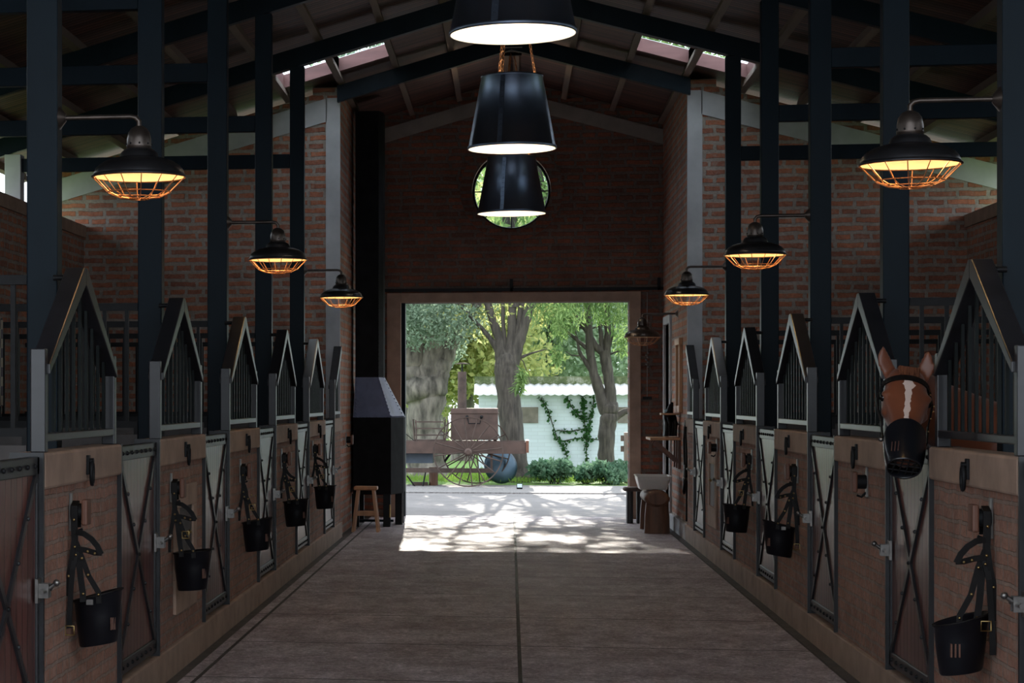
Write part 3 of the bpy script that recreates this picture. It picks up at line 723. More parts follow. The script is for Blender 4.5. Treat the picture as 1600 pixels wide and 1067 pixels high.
# ---------------------------------------------------------------- cone pendants
def link(mb, p, q, wide):
    p = Vector(p); q = Vector(q); d = (q-p); L = d.length; d.normalize(); a = d.orthogonal().normalized(); b = d.cross(a)
    w_ = a if wide else b; m_ = (p+q)/2
    mb.tube([m_ + d*(L*.62)*math.cos(t_) + w_*.011*math.sin(t_) for t_ in [2*math.pi*k/10 for k in range(11)]], .0045, 5, False)
def make_pendant(v, zr, lab):
    r = empty('cone_pendant', (-.0, v, zr)); n = 64; Hc = .685; rb, rt = .41, .285
    sh = MB().lathe([(rt-.01, Hc), (rt, Hc), (rt+.005, Hc-.004), (rt+.005, Hc-.022), (rt+.002, Hc-.025), (rb-.006, .028), (rb+.002, .026), (rb+.004, .022), (rb+.004, .003), (rb, 0), (rb-.006, 0)], (0,0,0), n).build('shade', M['pendant'], r, recalc=False)
    MB().lathe([(rt-.012, Hc-.01), (rb-.008, .001)], (0,0,0), n).build('shade_lining', M['inner'], sh, recalc=False)
    tp_ = MB()
    for a in (R(5), R(125), R(245)): tp_.rod((0, 0, Hc-.02), ((rt-.008)*math.cos(a), (rt-.008)*math.sin(a), Hc-.02), .008)
    tp_.build('top_spider', M['iron'], sh)
    sp_ = rv = MB(); a0 = R(-90-17)
    for i in range(13):
        q = (i+.5)/13; rr = rb + (rt-rb)*q + .006
        for da in (-.012, .10 if i == 99 else .03): rv.sphere((rr*math.cos(a0+da), rr*math.sin(a0+da), Hc*q), .005, 6, 5)
    sp_.strap([((rb+.003+(rt-rb)*q)*math.cos(a0+.01), (rb+.003+(rt-rb)*q)*math.sin(a0+.01), Hc*q) for q in (.04, .96)], .045, (math.cos(a0), math.sin(a0), .1), .004)
    sp_.build('seam', M['pendant'], sh)
    MB().sphere((0, 0, .33), .075, 16, 12).build('bulb', M['bulbwhite'], r)
    MB().tube([(0, 0, Hc), (0, 0, .40)], .022, 10).build('lamp_holder', M['iron'], r)
    zt = RZ + .155 - zr
    for a in (R(5), R(125), R(245)):
        ch = MB(); p0 = Vector((rt*.76*math.cos(a), rt*.76*math.sin(a), Hc)); p1 = Vector((.03*math.cos(a), .03*math.sin(a), zt)); L = (p1-p0).length; m_ = int(L/.042)
        for i in range(m_): link(ch, p0.lerp(p1, i/m_), p0.lerp(p1, (i+1)/m_), i % 2)
        ch.build('chain', M['copperchain'], r)
    MB().box(-.12, .12, -.03, .03, zt-.02, zt+.02).build('ceiling_hook', M['iron'], r)
    tag(r, lab, 'pendant lamp')
    return r
make_pendant(13.9, 3.965, 'big black cone pendant cut off by the top of the picture')
make_pendant(20.0, 3.93, 'middle black cone pendant hanging on copper chains')
make_pendant(25.75, 3.82, 'farthest black cone pendant in front of the round window')

# ---------------------------------------------------------------- entrance bay: black fireplace, stool
def at(px, py, v):
    """the point of the place seen at photo pixel (px, py) at distance v along the barn"""
    d = (px-797)/3300; r_ = d/(1.0234+.153*d); D = v*.9885*(1-.153*r_)
    return (-.018 + r_*v, v, 1.6 + (622-py)*D/3300)
fp = empty('iron_fireplace', (-1.95, 26.3, 0)); tag(fp, 'tall black iron fireplace with tapered hood and riveted chimney left of the doorway', 'fireplace')
foot = [(0, 0), (.47, 0), (.60, .55), (.60, 1.0), (0, 1.0)]
MB().prism(foot, 'z', .40, 1.36).build('fire_box', M['soot'], fp, bevel=.006)
mb = MB(); hd = [(x*1.0+.0, y) for x, y in foot]; tp = [(.02, .12), (.31, .12), (.36, .3), (.36, .62), (.02, .62)]
nn = 5; mb.add([(x, y, 1.36) for x, y in hd] + [(x, y, 1.86) for x, y in tp], [tuple(range(5)), tuple(range(5, 10))] + [(i, (i+1)%5, 5+(i+1)%5, 5+i) for i in range(5)])
M['hood'] = simple('blue_grey_steel', (.10, .115, .19), .6, .2, .25, 4)
rv = mb
for a, b_ in (((0, 0, 1.37), (.47, 0, 1.37)), ((.47, 0, 1.38), (.31, .12, 1.85)), ((.03, .0, 1.38), (.04, .12, 1.85)), ((.47, 0, 1.37), (.60, .55, 1.37)), ((.60, .55, 1.37), (.36, .3, 1.86))):
    a = Vector(a); b_ = Vector(b_)
    for i in range(12): p_ = a.lerp(b_, i/11); rv.sphere((p_.x, p_.y-.004, p_.z), .008, 6, 5)
ho = mb.build('hood', M['hood'], fp, recalc=True); ho['label'] = 'blue grey tapered sheet metal hood'
rv = cl = MB(); cl.prism(tp, 'z', 1.86, roofz(1.8)+.1)
for i in range(60): rv.sphere((.312, .118, 1.9+i*.055), .006, 5, 4)
cl.build('chimney', M['soot'], fp)
for x, y in ((.03, .03), (.42, .03), (.54, .55), (.54, .92), (.03, .92)):
    MB().beam((x, y, 0), (x+(.0 if x < .1 else .0), y, .41), .09, .07, (0, 1, 0)).build('leg', M['iron'], fp)
MB().box(.03, .5, .05, .09, .06, .09).build('brace_bar', M['steel'], fp)
MB().tube([(.46, -.03, .12), (.46, -.03, .28)], .012, 8).build('handle', M['brass'], fp)

st = empty('wooden_stool', at(572, 832, 25.35)); st.location.z = 0; tag(st, 'small pine stool in front of the black fireplace', 'stool')
MB().box(-.14, .14, -.11, .11, .50, .545).build('seat', M['woodlight'], st, bevel=.012)
for sx in (-1, 1):
    for sy in (-1, 1): MB().beam((sx*.09, sy*.07, .51), (sx*.15, sy*.11, 0), .035, .035, (0, 1, 0)).build('leg', M['woodlight'], st)
for sy in (-1, 1): MB().beam((-.115, sy*.09, .22), (.115, sy*.09, .22), .02, .05).build('stretcher', M['woodlight'], st)

# sliding door rail
rl = empty('door_rail', (0, VE-.06, 3.05)); tag(rl, 'thin black sliding door rail across the brick above the doorway', 'rail')
MB().box(-1.9, 1.985, -.02, .02, -.02, .02).build('track', M['iron'], rl)
for x in (0.0, 1.93): MB().box(x-.02, x+.02, -.02, .05, -.02, .14).build('bracket', M['iron'], rl)
# pulley cable right of the door
cb = empty('pull_cable', (1.775, VE-.08, 0)); tag(cb, 'thin steel pull cable with a turnbuckle hanging right of the doorway', 'cable')
MB().tube([(0, 0, 1.62), (0, 0, 3.0)], .006, 6).build('cable', M['chrome'], cb)
mb = MB()
for i in range(7): mb.sphere((.01*(-1)**i, 0, 2.02+i*.03), .018, 8, 6)
mb.build('turnbuckle', M['chrome'], cb); MB().box(-.06, .06, -.01, .03, 1.58, 1.62).build('cleat', M['iron'], cb)

# mirror, shelves, tack on the right wall of the entrance bay
mr = empty('wall_mirror', (1.985, 25.7, 1.87)); tag(mr, 'narrow wood framed mirror on the right entrance wall', 'mirror')
mb = MB(); mb.box(-.04, 0, -.30, -.24, -.42, .42); mb.box(-.04, 0, .24, .30, -.42, .42); mb.box(-.045, 0, -.32, .32, .36, .44); mb.box(-.045, 0, -.32, .32, -.44, -.36); mb.build('frame', M['woodlight'], mr, bevel=.005)
MB().box(-.015, -.005, -.24, .24, -.36, .36).build('glass', M['mirror'], mr)
sl = empty('small_shelf', (1.985, 25.9, 1.40)); tag(sl, 'tiny wooden shelf just below the mirror', 'shelf')
MB().box(-.22, 0, -.12, .12, 0, .02).build('board', M['woodlight'], sl); MB().beam((-.18, 0, 0), (0, 0, -.12), .02, .03, (0, 1, 0)).build('bracket', M['woodred'], sl)
bo = empty('bottle', (1.86, 25.9, 1.42)); tag(bo, 'small pale blue bottle lying on the tiny shelf under the mirror', 'bottle')
MB().tube([(-.05, 0, .025), (.02, 0, .025), (.03, 0, .025), (.05, 0, .025)], [.023, .023, .012, .012], 12).build('bottle_body', simple('blue_plastic', (.25, .4, .5), .3), bo)
ws = empty('bracket_shelf', (1.985, 26.0, 1.10)); tag(ws, 'wooden shelf on angled brackets sticking out from the right entrance wall', 'shelf')
MB().box(-.36, 0, -.42, .42, 0, .03).build('board', M['woodlight'], ws, bevel=.004)
for y in (-.34, 0, .34):
    mb = MB(); mb.beam((-.30, y, -.02), (-.02, y, -.26), .04, .035, (0, 1, 0)); mb.box(-.035, 0, y-.02, y+.02, -.34, 0); mb.build('bracket', M['woodred'], ws)
sd_ = empty('folded_tack', (1.88, 25.9, 1.13)); tag(sd_, 'black leather tack heaped on the bracket shelf', 'tack')
mb = MB()
for i in range(4):
    x = -.06 + .035*i; h_ = .18 + .03*(i % 2)
    mb.tube([(x, -.16, .02), (x+.01, -.14, h_*.8), (x, 0, h_+.06), (x, .13, h_*.8), (x+.01, .17, .02)], .022, 8)
mb.build('leather_straps', M['black'], sd_)
MB().tube([(-.03, 0, .02), (-.02, 0, .25), (.02, .02, .42)], [.05, .055, .02], 12).build('padded_collar', M['bucket'], sd_)
MB().rod((0, 0, .40), (.02, 0, .56), .006).build('hanging_wire', M['chrome'], sd_)
br = empty('hanging_bridle', (1.955, 24.25, 1.12)); tag(br, 'black rope bridle hanging in a long loop beside the last right gate', 'bridle')
mb = MB()
mb.tube([(-.03, 0, .16), (-.04, .02, .0), (-.03, .03, -.3), (-.04, .02, -.5), (-.05, -.06, -.58), (-.06, -.16, -.55), (-.05, -.2, -.45), (-.04, -.16, -.30), (-.04, -.05, -.28)], .017, 8)
mb.tube([(-.03, 0, .16), (-.02, -.04, -.1), (-.02, -.05, -.4), (-.02, -.03, -.9)], .011, 8)
mb.build('rope_loop', M['black'], br); MB().strap([(-.035, -.05, .17), (-.035, .0, .22), (-.035, .05, .17), (-.035, .04, .02)], .03, (-1, 0, 0), .008).build('headstall', M['black'], br)
MB().sphere((-.05, -.18, -.42), .028, 10, 8).build('bit_ring', M['chrome'], br)

# log bench, basin, round stool
lb = empty('log_bench', (1.70, 25.75, 0)); tag(lb, 'rough log bench with thick stump legs against the right entrance wall', 'bench')
mb = MB(); mb.tube([(0, -.32, .41), (0, -.30, .41), (0, 0, .42), (.0, .8, .41), (0, .83, .41)], [.09, .125, .13, .12, .09], 18, True); mb.mapped(lambda x, y, z: (x*1.15, y, .41+(z-.41)*.75)).build('log_seat', M['log'], lb)
for y in (-.22, .66):
    MB().tube([(-.0, y, 0), (-.0, y, .2), (0, y, .36)], [.15, .145, .13], 14).mapped(lambda x, yy, z, y=y: (x, y+(yy-y)*.55, z)).build('leg', M['log'], lb)
bs = empty('wash_basin', (1.675, 25.95, .505)); tag(bs, 'white rectangular basin standing on the log bench', 'basin')
mb = MB()
def rr(w_, d_, z, k=8):
    out = []
    for (cx_, cy_, a0) in ((w_-.03, d_-.03, 0), (-w_+.03, d_-.03, 90), (-w_+.03, -d_+.03, 180), (w_-.03, -d_+.03, 270)):
        for i in range(4): a = R(a0+30*i); out.append((cx_+.03*math.cos(a), cy_+.03*math.sin(a), z))
    return out
L_ = [rr(.15, .22, 0), rr(.16, .23, .01), rr(.19, .28, .12), rr(.195, .285, .155), rr(.205, .31, .16), rr(.205, .31, .17), rr(.19, .28, .168), rr(.155, .23, .02)]
vs = [v for l in L_ for v in l]; k_ = 16
mb.add(vs, [(i*k_+j, i*k_+(j+1)%k_, (i+1)*k_+(j+1)%k_, (i+1)*k_+j) for i in range(len(L_)-1) for j in range(k_)] + [tuple(range(k_)), tuple(range(7*k_, 8*k_))], False)
mb.build('basin_body', M['basin'], bs)
rs = empty('round_stool', (1.56, 27.6, 0)); tag(rs, 'dark round stool with thick cylindrical legs by the right door jamb', 'stool')
MB().lathe([(.001, .41), (.13, .41), (.15, .425), (.15, .45), (.13, .462), (.001, .465)], (0,0,.0), 24).build('seat', M['rust'], rs)
for k in range(4):
    a = math.pi/4+k*math.pi/2; MB().tube([(.09*math.cos(a), .09*math.sin(a), 0), (.09*math.cos(a), .09*math.sin(a), .41)], .042, 12).build('leg', M['gateframe'], rs)

# plaid rug on the far left partition
bl = empty('horse_rug', (-4.15, 15.50, 2.19)); tag(bl, 'checked brown horse rug draped over a barred partition at the far left edge', 'rug')
mb = MB(); nx = 12
for sgn in (-1, 1):
    pts = []
    for i in range(nx+1):
        x = -.35+.7*i/nx
        for j in range(7): pts.append((x, sgn*(.035+.012*math.sin(i*1.3)*j/6), .0-.65*j/6))
    mb.add(pts, [(i*7+j, i*7+j+1, (i+1)*7+j+1, (i+1)*7+j) for i in range(nx) for j in range(6)], True)
mb.add([(-.35+.7*i/nx, y, z) for i in range(nx+1) for y, z in ((-.035, 0), (0, .015), (.035, 0))], [(i*3+j, i*3+j+1, (i+1)*3+j+1, (i+1)*3+j) for i in range(nx) for j in range(2)], True)
o = mb.build('cloth', M['plaid'], bl, recalc=False); sm = o.modifiers.new('s', 'SOLIDIFY'); sm.thickness = .008

# ---------------------------------------------------------------- horse
def loft(mb, rings, n=28, cap=True):
    """rings: (centre, axis_right, axis_front, half width, front depth, back depth[, power])"""
    vs = []
    for (c, rt, ft, w_, fd, bd) in rings:
        c = Vector(c); rt = Vector(rt).normalized(); ft = Vector(ft).normalized()
        for k in range(n):
            a = 2*math.pi*k/n; cs, sn = math.cos(a), math.sin(a)
            d = fd if sn > 0 else bd
            vs.append(c + rt*w_*cs + ft*d*math.copysign(abs(sn)**.9, sn))
    m = len(rings)
    mb.add(vs, [(i*n+k, i*n+(k+1)%n, (i+1)*n+(k+1)%n, (i+1)*n+k) for i in range(m-1) for k in range(n)] + [tuple(range(n)), tuple(range((m-1)*n, m*n))], True)
hp = Vector((1.912, 10.83, 1.705)); hn = Vector((1.845, 10.49, 1.29))    # poll, nose tip
hx = (hn-hp).normalized(); hr = Vector((1, .10, 0)); hr = (hr - hx*hr.dot(hx)).normalized(); hf = hr.cross(hx).normalized()
if hf.y > 0: hf = -hf
HL = (hn-hp).length
def hpt(t_, a=0, b_=0): return hp + hx*HL*t_ + hr*a + hf*b_
hb = MB()
prof = [(-.06, .045, .03, .06), (-.02, .075, .055, .10), (.06, .092, .068, .14), (.16, .100, .070, .165), (.26, .110, .066, .175), (.34, .108, .062, .17), (.44, .088, .060, .15), (.56, .070, .055, .115), (.68, .060, .048, .09), (.80, .058, .044, .075), (.90, .060, .044, .07), (.97, .052, .035, .058), (1.0, .035, .02, .04)]
loft(hb, [(hpt(t_), hr, hf, w_, f_, b_) for t_, w_, f_, b_ in prof])
# brow ridges, nostril flare
for sx in (-1, 1):
    hb.sphere(hpt(.27, sx*.092, .020), .030, 12, 8, (1, 1, .8)); hb.sphere(hpt(.40, sx*.082, -.03), .032, 12, 8)
    hb.sphere(hpt(.92, sx*.045, .015), .028, 12, 8)
# ears
for sx in (-1, 1):
    b0 = hpt(.0, sx*.075, -.005); out = Vector((sx*.22, .02, 1)).normalized()
    rg = []
    for q, w_ in ((-.1, .032), (.1, .038), (.35, .042), (.6, .036), (.82, .022), (1.0, .004)):
        rg.append((b0 + out*.150*q + Vector((sx*.012*math.sin(q*3), 0, 0)), (1, -.25*sx, -.2*sx), (.2*sx, -1, 0), w_, .006 if q > .05 else .02, .022 if q < .9 else .004))
    loft(hb, rg, 16)
# neck, trunk
def ringline(pts):
    out = []
    for i, (c, w_, h_) in enumerate(pts):
        c = Vector(c); a = Vector(pts[max(0, i-1)][0]); b_ = Vector(pts[min(len(pts)-1, i+1)][0]); t_ = (b_-a).normalized()
        rt = t_.cross(Vector((0, 0, 1))).normalized(); up = rt.cross(t_).normalized(); out.append((c, rt, up, w_, h_, h_))
    return out
loft(hb, ringline([(hpt(.12, 0, -.04), .075, .09), ((2.00, 10.98, 1.60), .085, .14), ((2.13, 11.11, 1.515), .095, .165), ((2.35, 11.24, 1.41), .115, .19), ((2.6, 11.32, 1.31), .17, .25), ((2.85, 11.36, 1.21), .24, .30), ((3.1, 11.38, 1.15), .28, .32), ((3.5, 11.38, 1.12), .30, .32), ((3.95, 11.4, 1.13), .30, .30), ((4.3, 11.42, 1.17), .27, .27), ((4.5, 11.42, 1.17), .17, .20), ((4.6, 11.42, 1.20), .06, .1)]))
def leg(pts): hb.tube([p for p, _ in pts], [r_ for _, r_ in pts], 14)
for y in (-.16, .16):
    leg([((2.85, 11.35+y, 1.1), .14), ((2.82, 11.35+y, .85), .095), ((2.8, 11.35+y, .55), .055), ((2.8, 11.35+y, .5), .058), ((2.8, 11.35+y, .42), .04), ((2.8, 11.35+y, .16), .036), ((2.77, 11.35+y, .10), .042), ((2.75, 11.35+y, .06), .05), ((2.75, 11.35+y, -.005), .062)])
    leg([((4.25, 11.42+y, 1.1), .20), ((4.2, 11.42+y, .85), .13), ((4.32, 11.42+y, .62), .07), ((4.40, 11.42+y, .5), .055), ((4.36, 11.42+y, .4), .045), ((4.36, 11.42+y, .16), .038), ((4.32, 11.42+y, .10), .044), ((4.30, 11.42+y, .06), .05), ((4.3, 11.42+y, -.005), .062)])
leg([((4.55, 11.42, 1.35), .035), ((4.72, 11.42, 1.25), .06), ((4.76, 11.42, .9), .07), ((4.75, 11.42, .55), .03)])
mh, t, b = mat_new('chestnut_coat')
# coat colour with the white blaze as a marking laid out in head coordinates
tc = N(t, 'ShaderNodeTexCoord')
def dotn(vec, off):
    sb = N(t, 'ShaderNodeVectorMath', operation='SUBTRACT'); t.links.new(tc.outputs['Object'], sb.inputs[0]); sb.inputs[1].default_value = off
    d_ = N(t, 'ShaderNodeVectorMath', operation='DOT_PRODUCT'); t.links.new(sb.outputs[0], d_.inputs[0]); d_.inputs[1].default_value = vec; return d_.outputs['Value']
def mth(op, a, b_=None, clamp=False):
    n_ = N(t, 'ShaderNodeMath', operation=op); n_.use_clamp = clamp
    for i, x in enumerate((a, b_)):
        if x is None: continue
        if isinstance(x, (int, float)): n_.inputs[i].default_value = x
        else: t.links.new(x, n_.inputs[i])
    return n_.outputs[0]
A = dotn(tuple(hx/HL), tuple(hp)); Bx = dotn(tuple(hr), tuple(hp)); Fx = dotn(tuple(hf), tuple(hp))
nzv = noise(t, coords(t), 30, 4)
wob = mth('MULTIPLY', mth('SUBTRACT', nzv.outputs[0], .5), .03)
star = mth('SUBTRACT', .030, mth('MULTIPLY', mth('ABSOLUTE', mth('SUBTRACT', A, .19)), .25))   # wide star on the forehead
strip = mth('SUBTRACT', .013, 0)
halfw = mth('MAXIMUM', star, strip)
inside = mth('LESS_THAN', mth('ABSOLUTE', mth('ADD', mth('ADD', Bx, mth('MULTIPLY', mth('SUBTRACT', A, .2), .02)), wob)), halfw)
inside = mth('MULTIPLY', inside, mth('GREATER_THAN', A, .11)); inside = mth('MULTIPLY', inside, mth('LESS_THAN', A, .82)); inside = mth('MULTIPLY', inside, mth('GREATER_THAN', Fx, .01))
coat = ramp(t, noise(t, coords(t), 5, 5).outputs[0], [(.3, (.095, .026, .011)), (.7, (.165, .048, .020))])
t.links.new(mixc(t, inside, coat, (.62, .50, .45)), b.inputs['Base Color']); b.inputs['Roughness'].default_value = .42
b.inputs['Sheen Weight'].default_value = .15
horse = hb.build('horse', mh, recalc=False)
rm = horse.modifiers.new('fuse', 'REMESH'); rm.mode = 'VOXEL'; rm.voxel_size = .011; rm.use_smooth_shade = True
smd = horse.modifiers.new('smooth', 'SMOOTH'); smd.factor = .5; smd.iterations = 5
tag(horse, 'chestnut horse with a white blaze leaning its head out over the right gate', 'horse')
for sx in (-1, 1):
    e = hpt(.29, sx*.104, .004)
    o = MB().sphere(e, .021, 14, 10).build('eye', simple('eye_dark', (.008, .006, .006), .06), horse)
fl = MB()
for i in range(26):
    a = (rnd.random()-.5)*.09; fl.tube([hpt(-.06+rnd.random()*.02, a, .02), hpt(.0, a*1.05, .068), hpt(.05+rnd.random()*.07, a*1.1+.01*(rnd.random()-.5), .071)], [.007, .008, .002], 5)
fl.build('forelock', simple('mane_hair', (.12, .042, .02), .55), horse)
# halter brow band, cheek straps (worn)
hw = empty('horse_halter', tuple(hp)); tag(hw, 'black leather browband and cheek straps worn on the horse head', 'halter')
def hl(t_, a, b_): return hpt(t_, a, b_) - hp
MB().strap([hl(.13, .112*math.cos(x), -.02+.098*math.sin(x)) for x in [math.pi*k/16 for k in range(17)]], .028, hf, .007).build('brow_band', M['black'], hw)
for sx in (-1, 1):
    MB().strap([hl(.12, sx*.112, -.015), hl(.26, sx*.132, -.03), hl(.38, sx*.125, -.03), hl(.52, sx*.110, -.02), hl(.74, sx*.104, -.01)], .022, hr, .007).build('cheek_strap', M['black'], hw)
    MB().strap([hl(.12, sx*.11, -.015), hl(.02, sx*.10, -.06), hl(-.06, sx*.06, -.10), hl(-.08, 0, -.11)], .02, hr, .006).build('crown_strap', M['black'], hw)
for t_, a in ((.13, .112), (.17, .117), (.3, .135), (.36, .133), (.45, .121), (.6, .110)): MB().sphere(hl(t_, a, -.015+.012), .005, 8, 6).build('stud', M['brass'], hw)
# worn bucket muzzle
wm = empty('grazing_muzzle', tuple(hpt(.8))); tag(wm, 'black bucket muzzle with a perforated base worn over the horse nose', 'muzzle')
mo = hpt(.8); o_ = lambda t_, a, b_: hpt(t_, a, b_) - mo
mb = MB(); n = 36; L_ = []
for (t_, w_, f_, b_) in ((.72, .100, .074, .110), (.80, .099, .074, .105), (.90, .095, .073, .10), (.97, .089, .072, .094), (1.03, .082, .070, .088), (1.05, .080, .068, .086), (1.04, .074, .062, .080), (.95, .084, .064, .088), (.74, .094, .068, .104)):
    ring_ = []
    for k in range(n):
        a = 2*math.pi*k/n; cs, sn = math.cos(a), math.sin(a)
        tt = t_
        if t_ < .78: tt = t_ - .13*max(0, sn)*((.80-t_)/.08 if t_ > .72 else 1)     # rises over the bridge of the nose
        ring_.append(o_(tt, w_*cs, (f_ if sn > 0 else b_)*sn - .005))
    L_.append(ring_)
vs = [v for l in L_ for v in l]
mb.add(vs, [(i*n+k, i*n+(k+1)%n, (i+1)*n+(k+1)%n, (i+1)*n+k) for i in range(len(L_)-1) for k in range(n)], True)
bu = mb.build('bucket', simple('glossy_black_plastic', (.006, .007, .010), .28, 0, .2, 8, .05, spec=.4, coat=.4), wm, recalc=False)
M['slot'] = simple('slot_brown', (.05, .02, .015), .7)
sl = MB()
for i in range(3): sl.beam(o_(.86, -.070+.014*i, .052+.006*i), o_(.96, -.072+.014*i, .048+.006*i), .005, .006, tuple(hf))
sl.build('slot', M['slot'], bu)
gr = MB()
for q in (-.045, -.015, .015, .045): gr.tube([o_(1.03, q, .05), o_(1.03, q, -.065)], .004, 6)
for q in (-.04, 0, .03): gr.tube([o_(1.03, -.07, q), o_(1.03, .07, q)], .004, 6)
gr.build('base_grid', M['iron'], bu)
MB().sphere(o_(.74, -.108, -.02), .012, 8, 6).build('ring', M['chrome'], wm)

# ---------------------------------------------------------------- outside: trees
def leaves(name, mat, parent, centers, n, size, seed, droop=0.0, aspect=.45):
    """centers: list of (x,y,z,rx,ry,rz)"""
    g = np.random.default_rng(seed); c = np.array(centers, dtype=float)
    idx = g.integers(0, len(c), n); d = g.normal(size=(n, 3)); d /= np.linalg.norm(d, axis=1)[:, None]
    rad = g.random(n)**.45
    pos = c[idx, :3] + d*rad[:, None]*c[idx, 3:6]
    a = g.normal(size=(n, 3)); a[:, 2] -= droop; a /= np.linalg.norm(a, axis=1)[:, None]
    b_ = np.cross(a, g.normal(size=(n, 3))); b_ /= np.linalg.norm(b_, axis=1)[:, None]
    L = size*(.6+.8*g.random(n))[:, None]; w_ = L*aspect/2
    v = np.stack([pos, pos+a*L*.5+b_*w_, pos+a*L, pos+a*L*.5-b_*w_], 1).reshape(-1, 3)
    me = bpy.data.meshes.new(name); me.vertices.add(4*n); me.vertices.foreach_set('co', v.ravel())
    me.loops.add(4*n); me.loops.foreach_set('vertex_index', np.arange(4*n)); me.polygons.add(n)
    me.polygons.foreach_set('loop_start', np.arange(n)*4); me.polygons.foreach_set('loop_total', np.full(n, 4)); me.update(calc_edges=True)
    me.materials.append(mat); o = bpy.data.objects.new(name, me); col.objects.link(o)
    if parent is not None: o.parent = parent
    return o
def limb(mb, pts, rs, n=12, seed=0, wob=.03):
    g = random.Random(seed); P_ = [Vector(p) for p in pts]; out = []; rr_ = []
    for i in range(len(P_)-1):
        for j in range(5):
            q = j/5; p = P_[i].lerp(P_[i+1], q); r_ = rs[i]*(1-q)+rs[i+1]*q
            out.append(p + Vector((g.uniform(-1, 1), g.uniform(-1, 1), 0))*wob*r_*4); rr_.append(r_*(1+g.uniform(-.07, .07)))
    out.append(P_[-1]); rr_.append(rs[-1]); mb.tube(out, rr_, n)
def A_(px, py, v): return Vector(at(px, py, v))
def mpp(v): return v*.9885/3300
# left: big old pollard
v = 42.0; k = mpp(v)
tr = empty('pollard_tree', tuple(A_(668, 0, v).xy)+(0,)); o0 = Vector(tr.location)
tag(tr, 'massive pale barked tree at the left of the doorway view', 'tree')
mb = MB(); rel = lambda px, py, dv=0: A_(px, py, v+dv) - o0
limb(mb, [Vector((.0, 0, -.05)), rel(668, 700), rel(664, 650), rel(666, 600), rel(667, 575)], [.50, .33, .34, .44, .22], 20, 1)
limb(mb, [rel(664, 640), rel(650, 590), rel(644, 560), rel(640, 480), rel(636, 380), rel(620, 200)], [.15, .28, .28, .22, .18, .10], 14, 2)
limb(mb, [rel(675, 640), rel(682, 590), rel(690, 560), rel(706, 530), rel(740, 480), rel(790, 380)], [.12, .25, .23, .17, .10, .06], 14, 3)
limb(mb, [rel(668, 620), rel(672, 570), rel(680, 520), rel(690, 470), rel(700, 330)], [.3, .28, .16, .12, .06], 14, 4)
mb.build('trunk', M['barkA'], tr)
leaves('foliage', M['leaf_blue'], tr, [tuple(rel(px, py, dv)) + (r_, r_, r_*.8) for px, py, dv, r_ in ((650, 500, -1, .8), (700, 500, -1, .7), (632, 490, -1, .9), (720, 480, 0, .9), (690, 545, 1.0, .5), (600, 480, 0, 1.3), (650, 430, 0, 1.4))], 11000, .085, 11)
leaves('crown', M['leaf_blue'], tr, [tuple(rel(px, py, dv)) + (r_, r_, r_*.7) for px, py, dv, r_ in ((620, 360, 0, 1.1), (540, 380, 0, 1.6), (560, 290, 1, 1.1), (520, 200, 0, 1.5), (560, 60, 0, 1.3), (660, 370, 0, .8))], 8000, .15, 19)
# middle: willow with fan of limbs
v = 41.0
tr = empty('willow_tree', tuple(A_(803, 0, v).xy)+(0,)); o0 = Vector(tr.location)
tag(tr, 'dark rough barked willow in the middle of the doorway, fanning into many upright limbs', 'tree')
rel = lambda px, py, dv=0: A_(px, py, v+dv) - o0
mb = MB()
limb(mb, [Vector((.02, 0, -.05)), rel(804, 720), rel(798, 660), rel(793, 600), rel(792, 568), rel(792, 550)], [.31, .25, .23, .22, .25, .13], 18, 5, .012)
for i, (pts, rs_) in enumerate(((((782, 575), (779, 545), (755, 515), (722, 480), (690, 440), (650, 380)), (.12, .10, .06, .05, .04, .03)),
    (((785, 560), (760, 520), (740, 500), (720, 470), (700, 420)), (.08, .05, .04, .035, .03)),
    (((785, 565), (780, 530), (770, 500), (760, 465), (745, 380), (720, 250)), (.16, .14, .12, .11, .09, .05)),
    (((745, 480), (735, 380), (700, 250), (680, 80)), (.10, .10, .09, .05)),
    (((803, 480), (790, 330), (745, 160), (720, 20)), (.12, .11, .10, .05)),
    (((834, 465), (850, 300), (800, 120), (790, -20)), (.12, .10, .08, .05)),
    (((790, 565), (788, 530), (786, 500), (786, 465), (784, 360)), (.09, .07, .06, .055, .04)),
    (((797, 565), (800, 520), (801, 465), (803, 380), (806, 240)), (.15, .13, .12, .10, .06)),
    (((800, 565), (812, 530), (825, 490), (834, 465), (860, 360), (890, 240)), (.18, .17, .15, .12, .09, .05)),
    (((800, 560), (808, 520), (816, 470), (822, 400)), (.12, .10, .08, .05)),
    (((810, 560), (830, 552), (855, 545)), (.04, .03, .012)),
    (((778, 555), (800, 548), (818, 565), (830, 600)), (.03, .02, .015, .008)))):
    limb(mb, [rel(*p) for p in pts], [r_*(.9 if j == 0 else .66) for j, r_ in enumerate(rs_)], 12, 20+i, .012)
mb.build('trunk', M['barkB'], tr)
leaves('sunlit_leaves', M['leaf_yellow'], tr, [tuple(rel(px, py, dv)) + (r_, r_, r_*.8) for px, py, dv, r_ in ((745, 500, 1.5, .6), (730, 470, 0, .8), (770, 470, 1, .6), (845, 480, 1, .5), (800, 440, 0, .9))], 1500, .09, 12, .5)
leaves('foliage', M['leaf_willow'], tr, [tuple(rel(px, py, dv)) + (r_, r_, r_*1.6) for px, py, dv, r_ in ((850, 470, -1, .35), (868, 500, -1, .25), (880, 480, -1, .3), (872, 550, -1, .12), (812, 600, -1, .09), (815, 585, -1, .08), (840, 470, -1, .25))], 750, .15, 13, 1.4, .2)
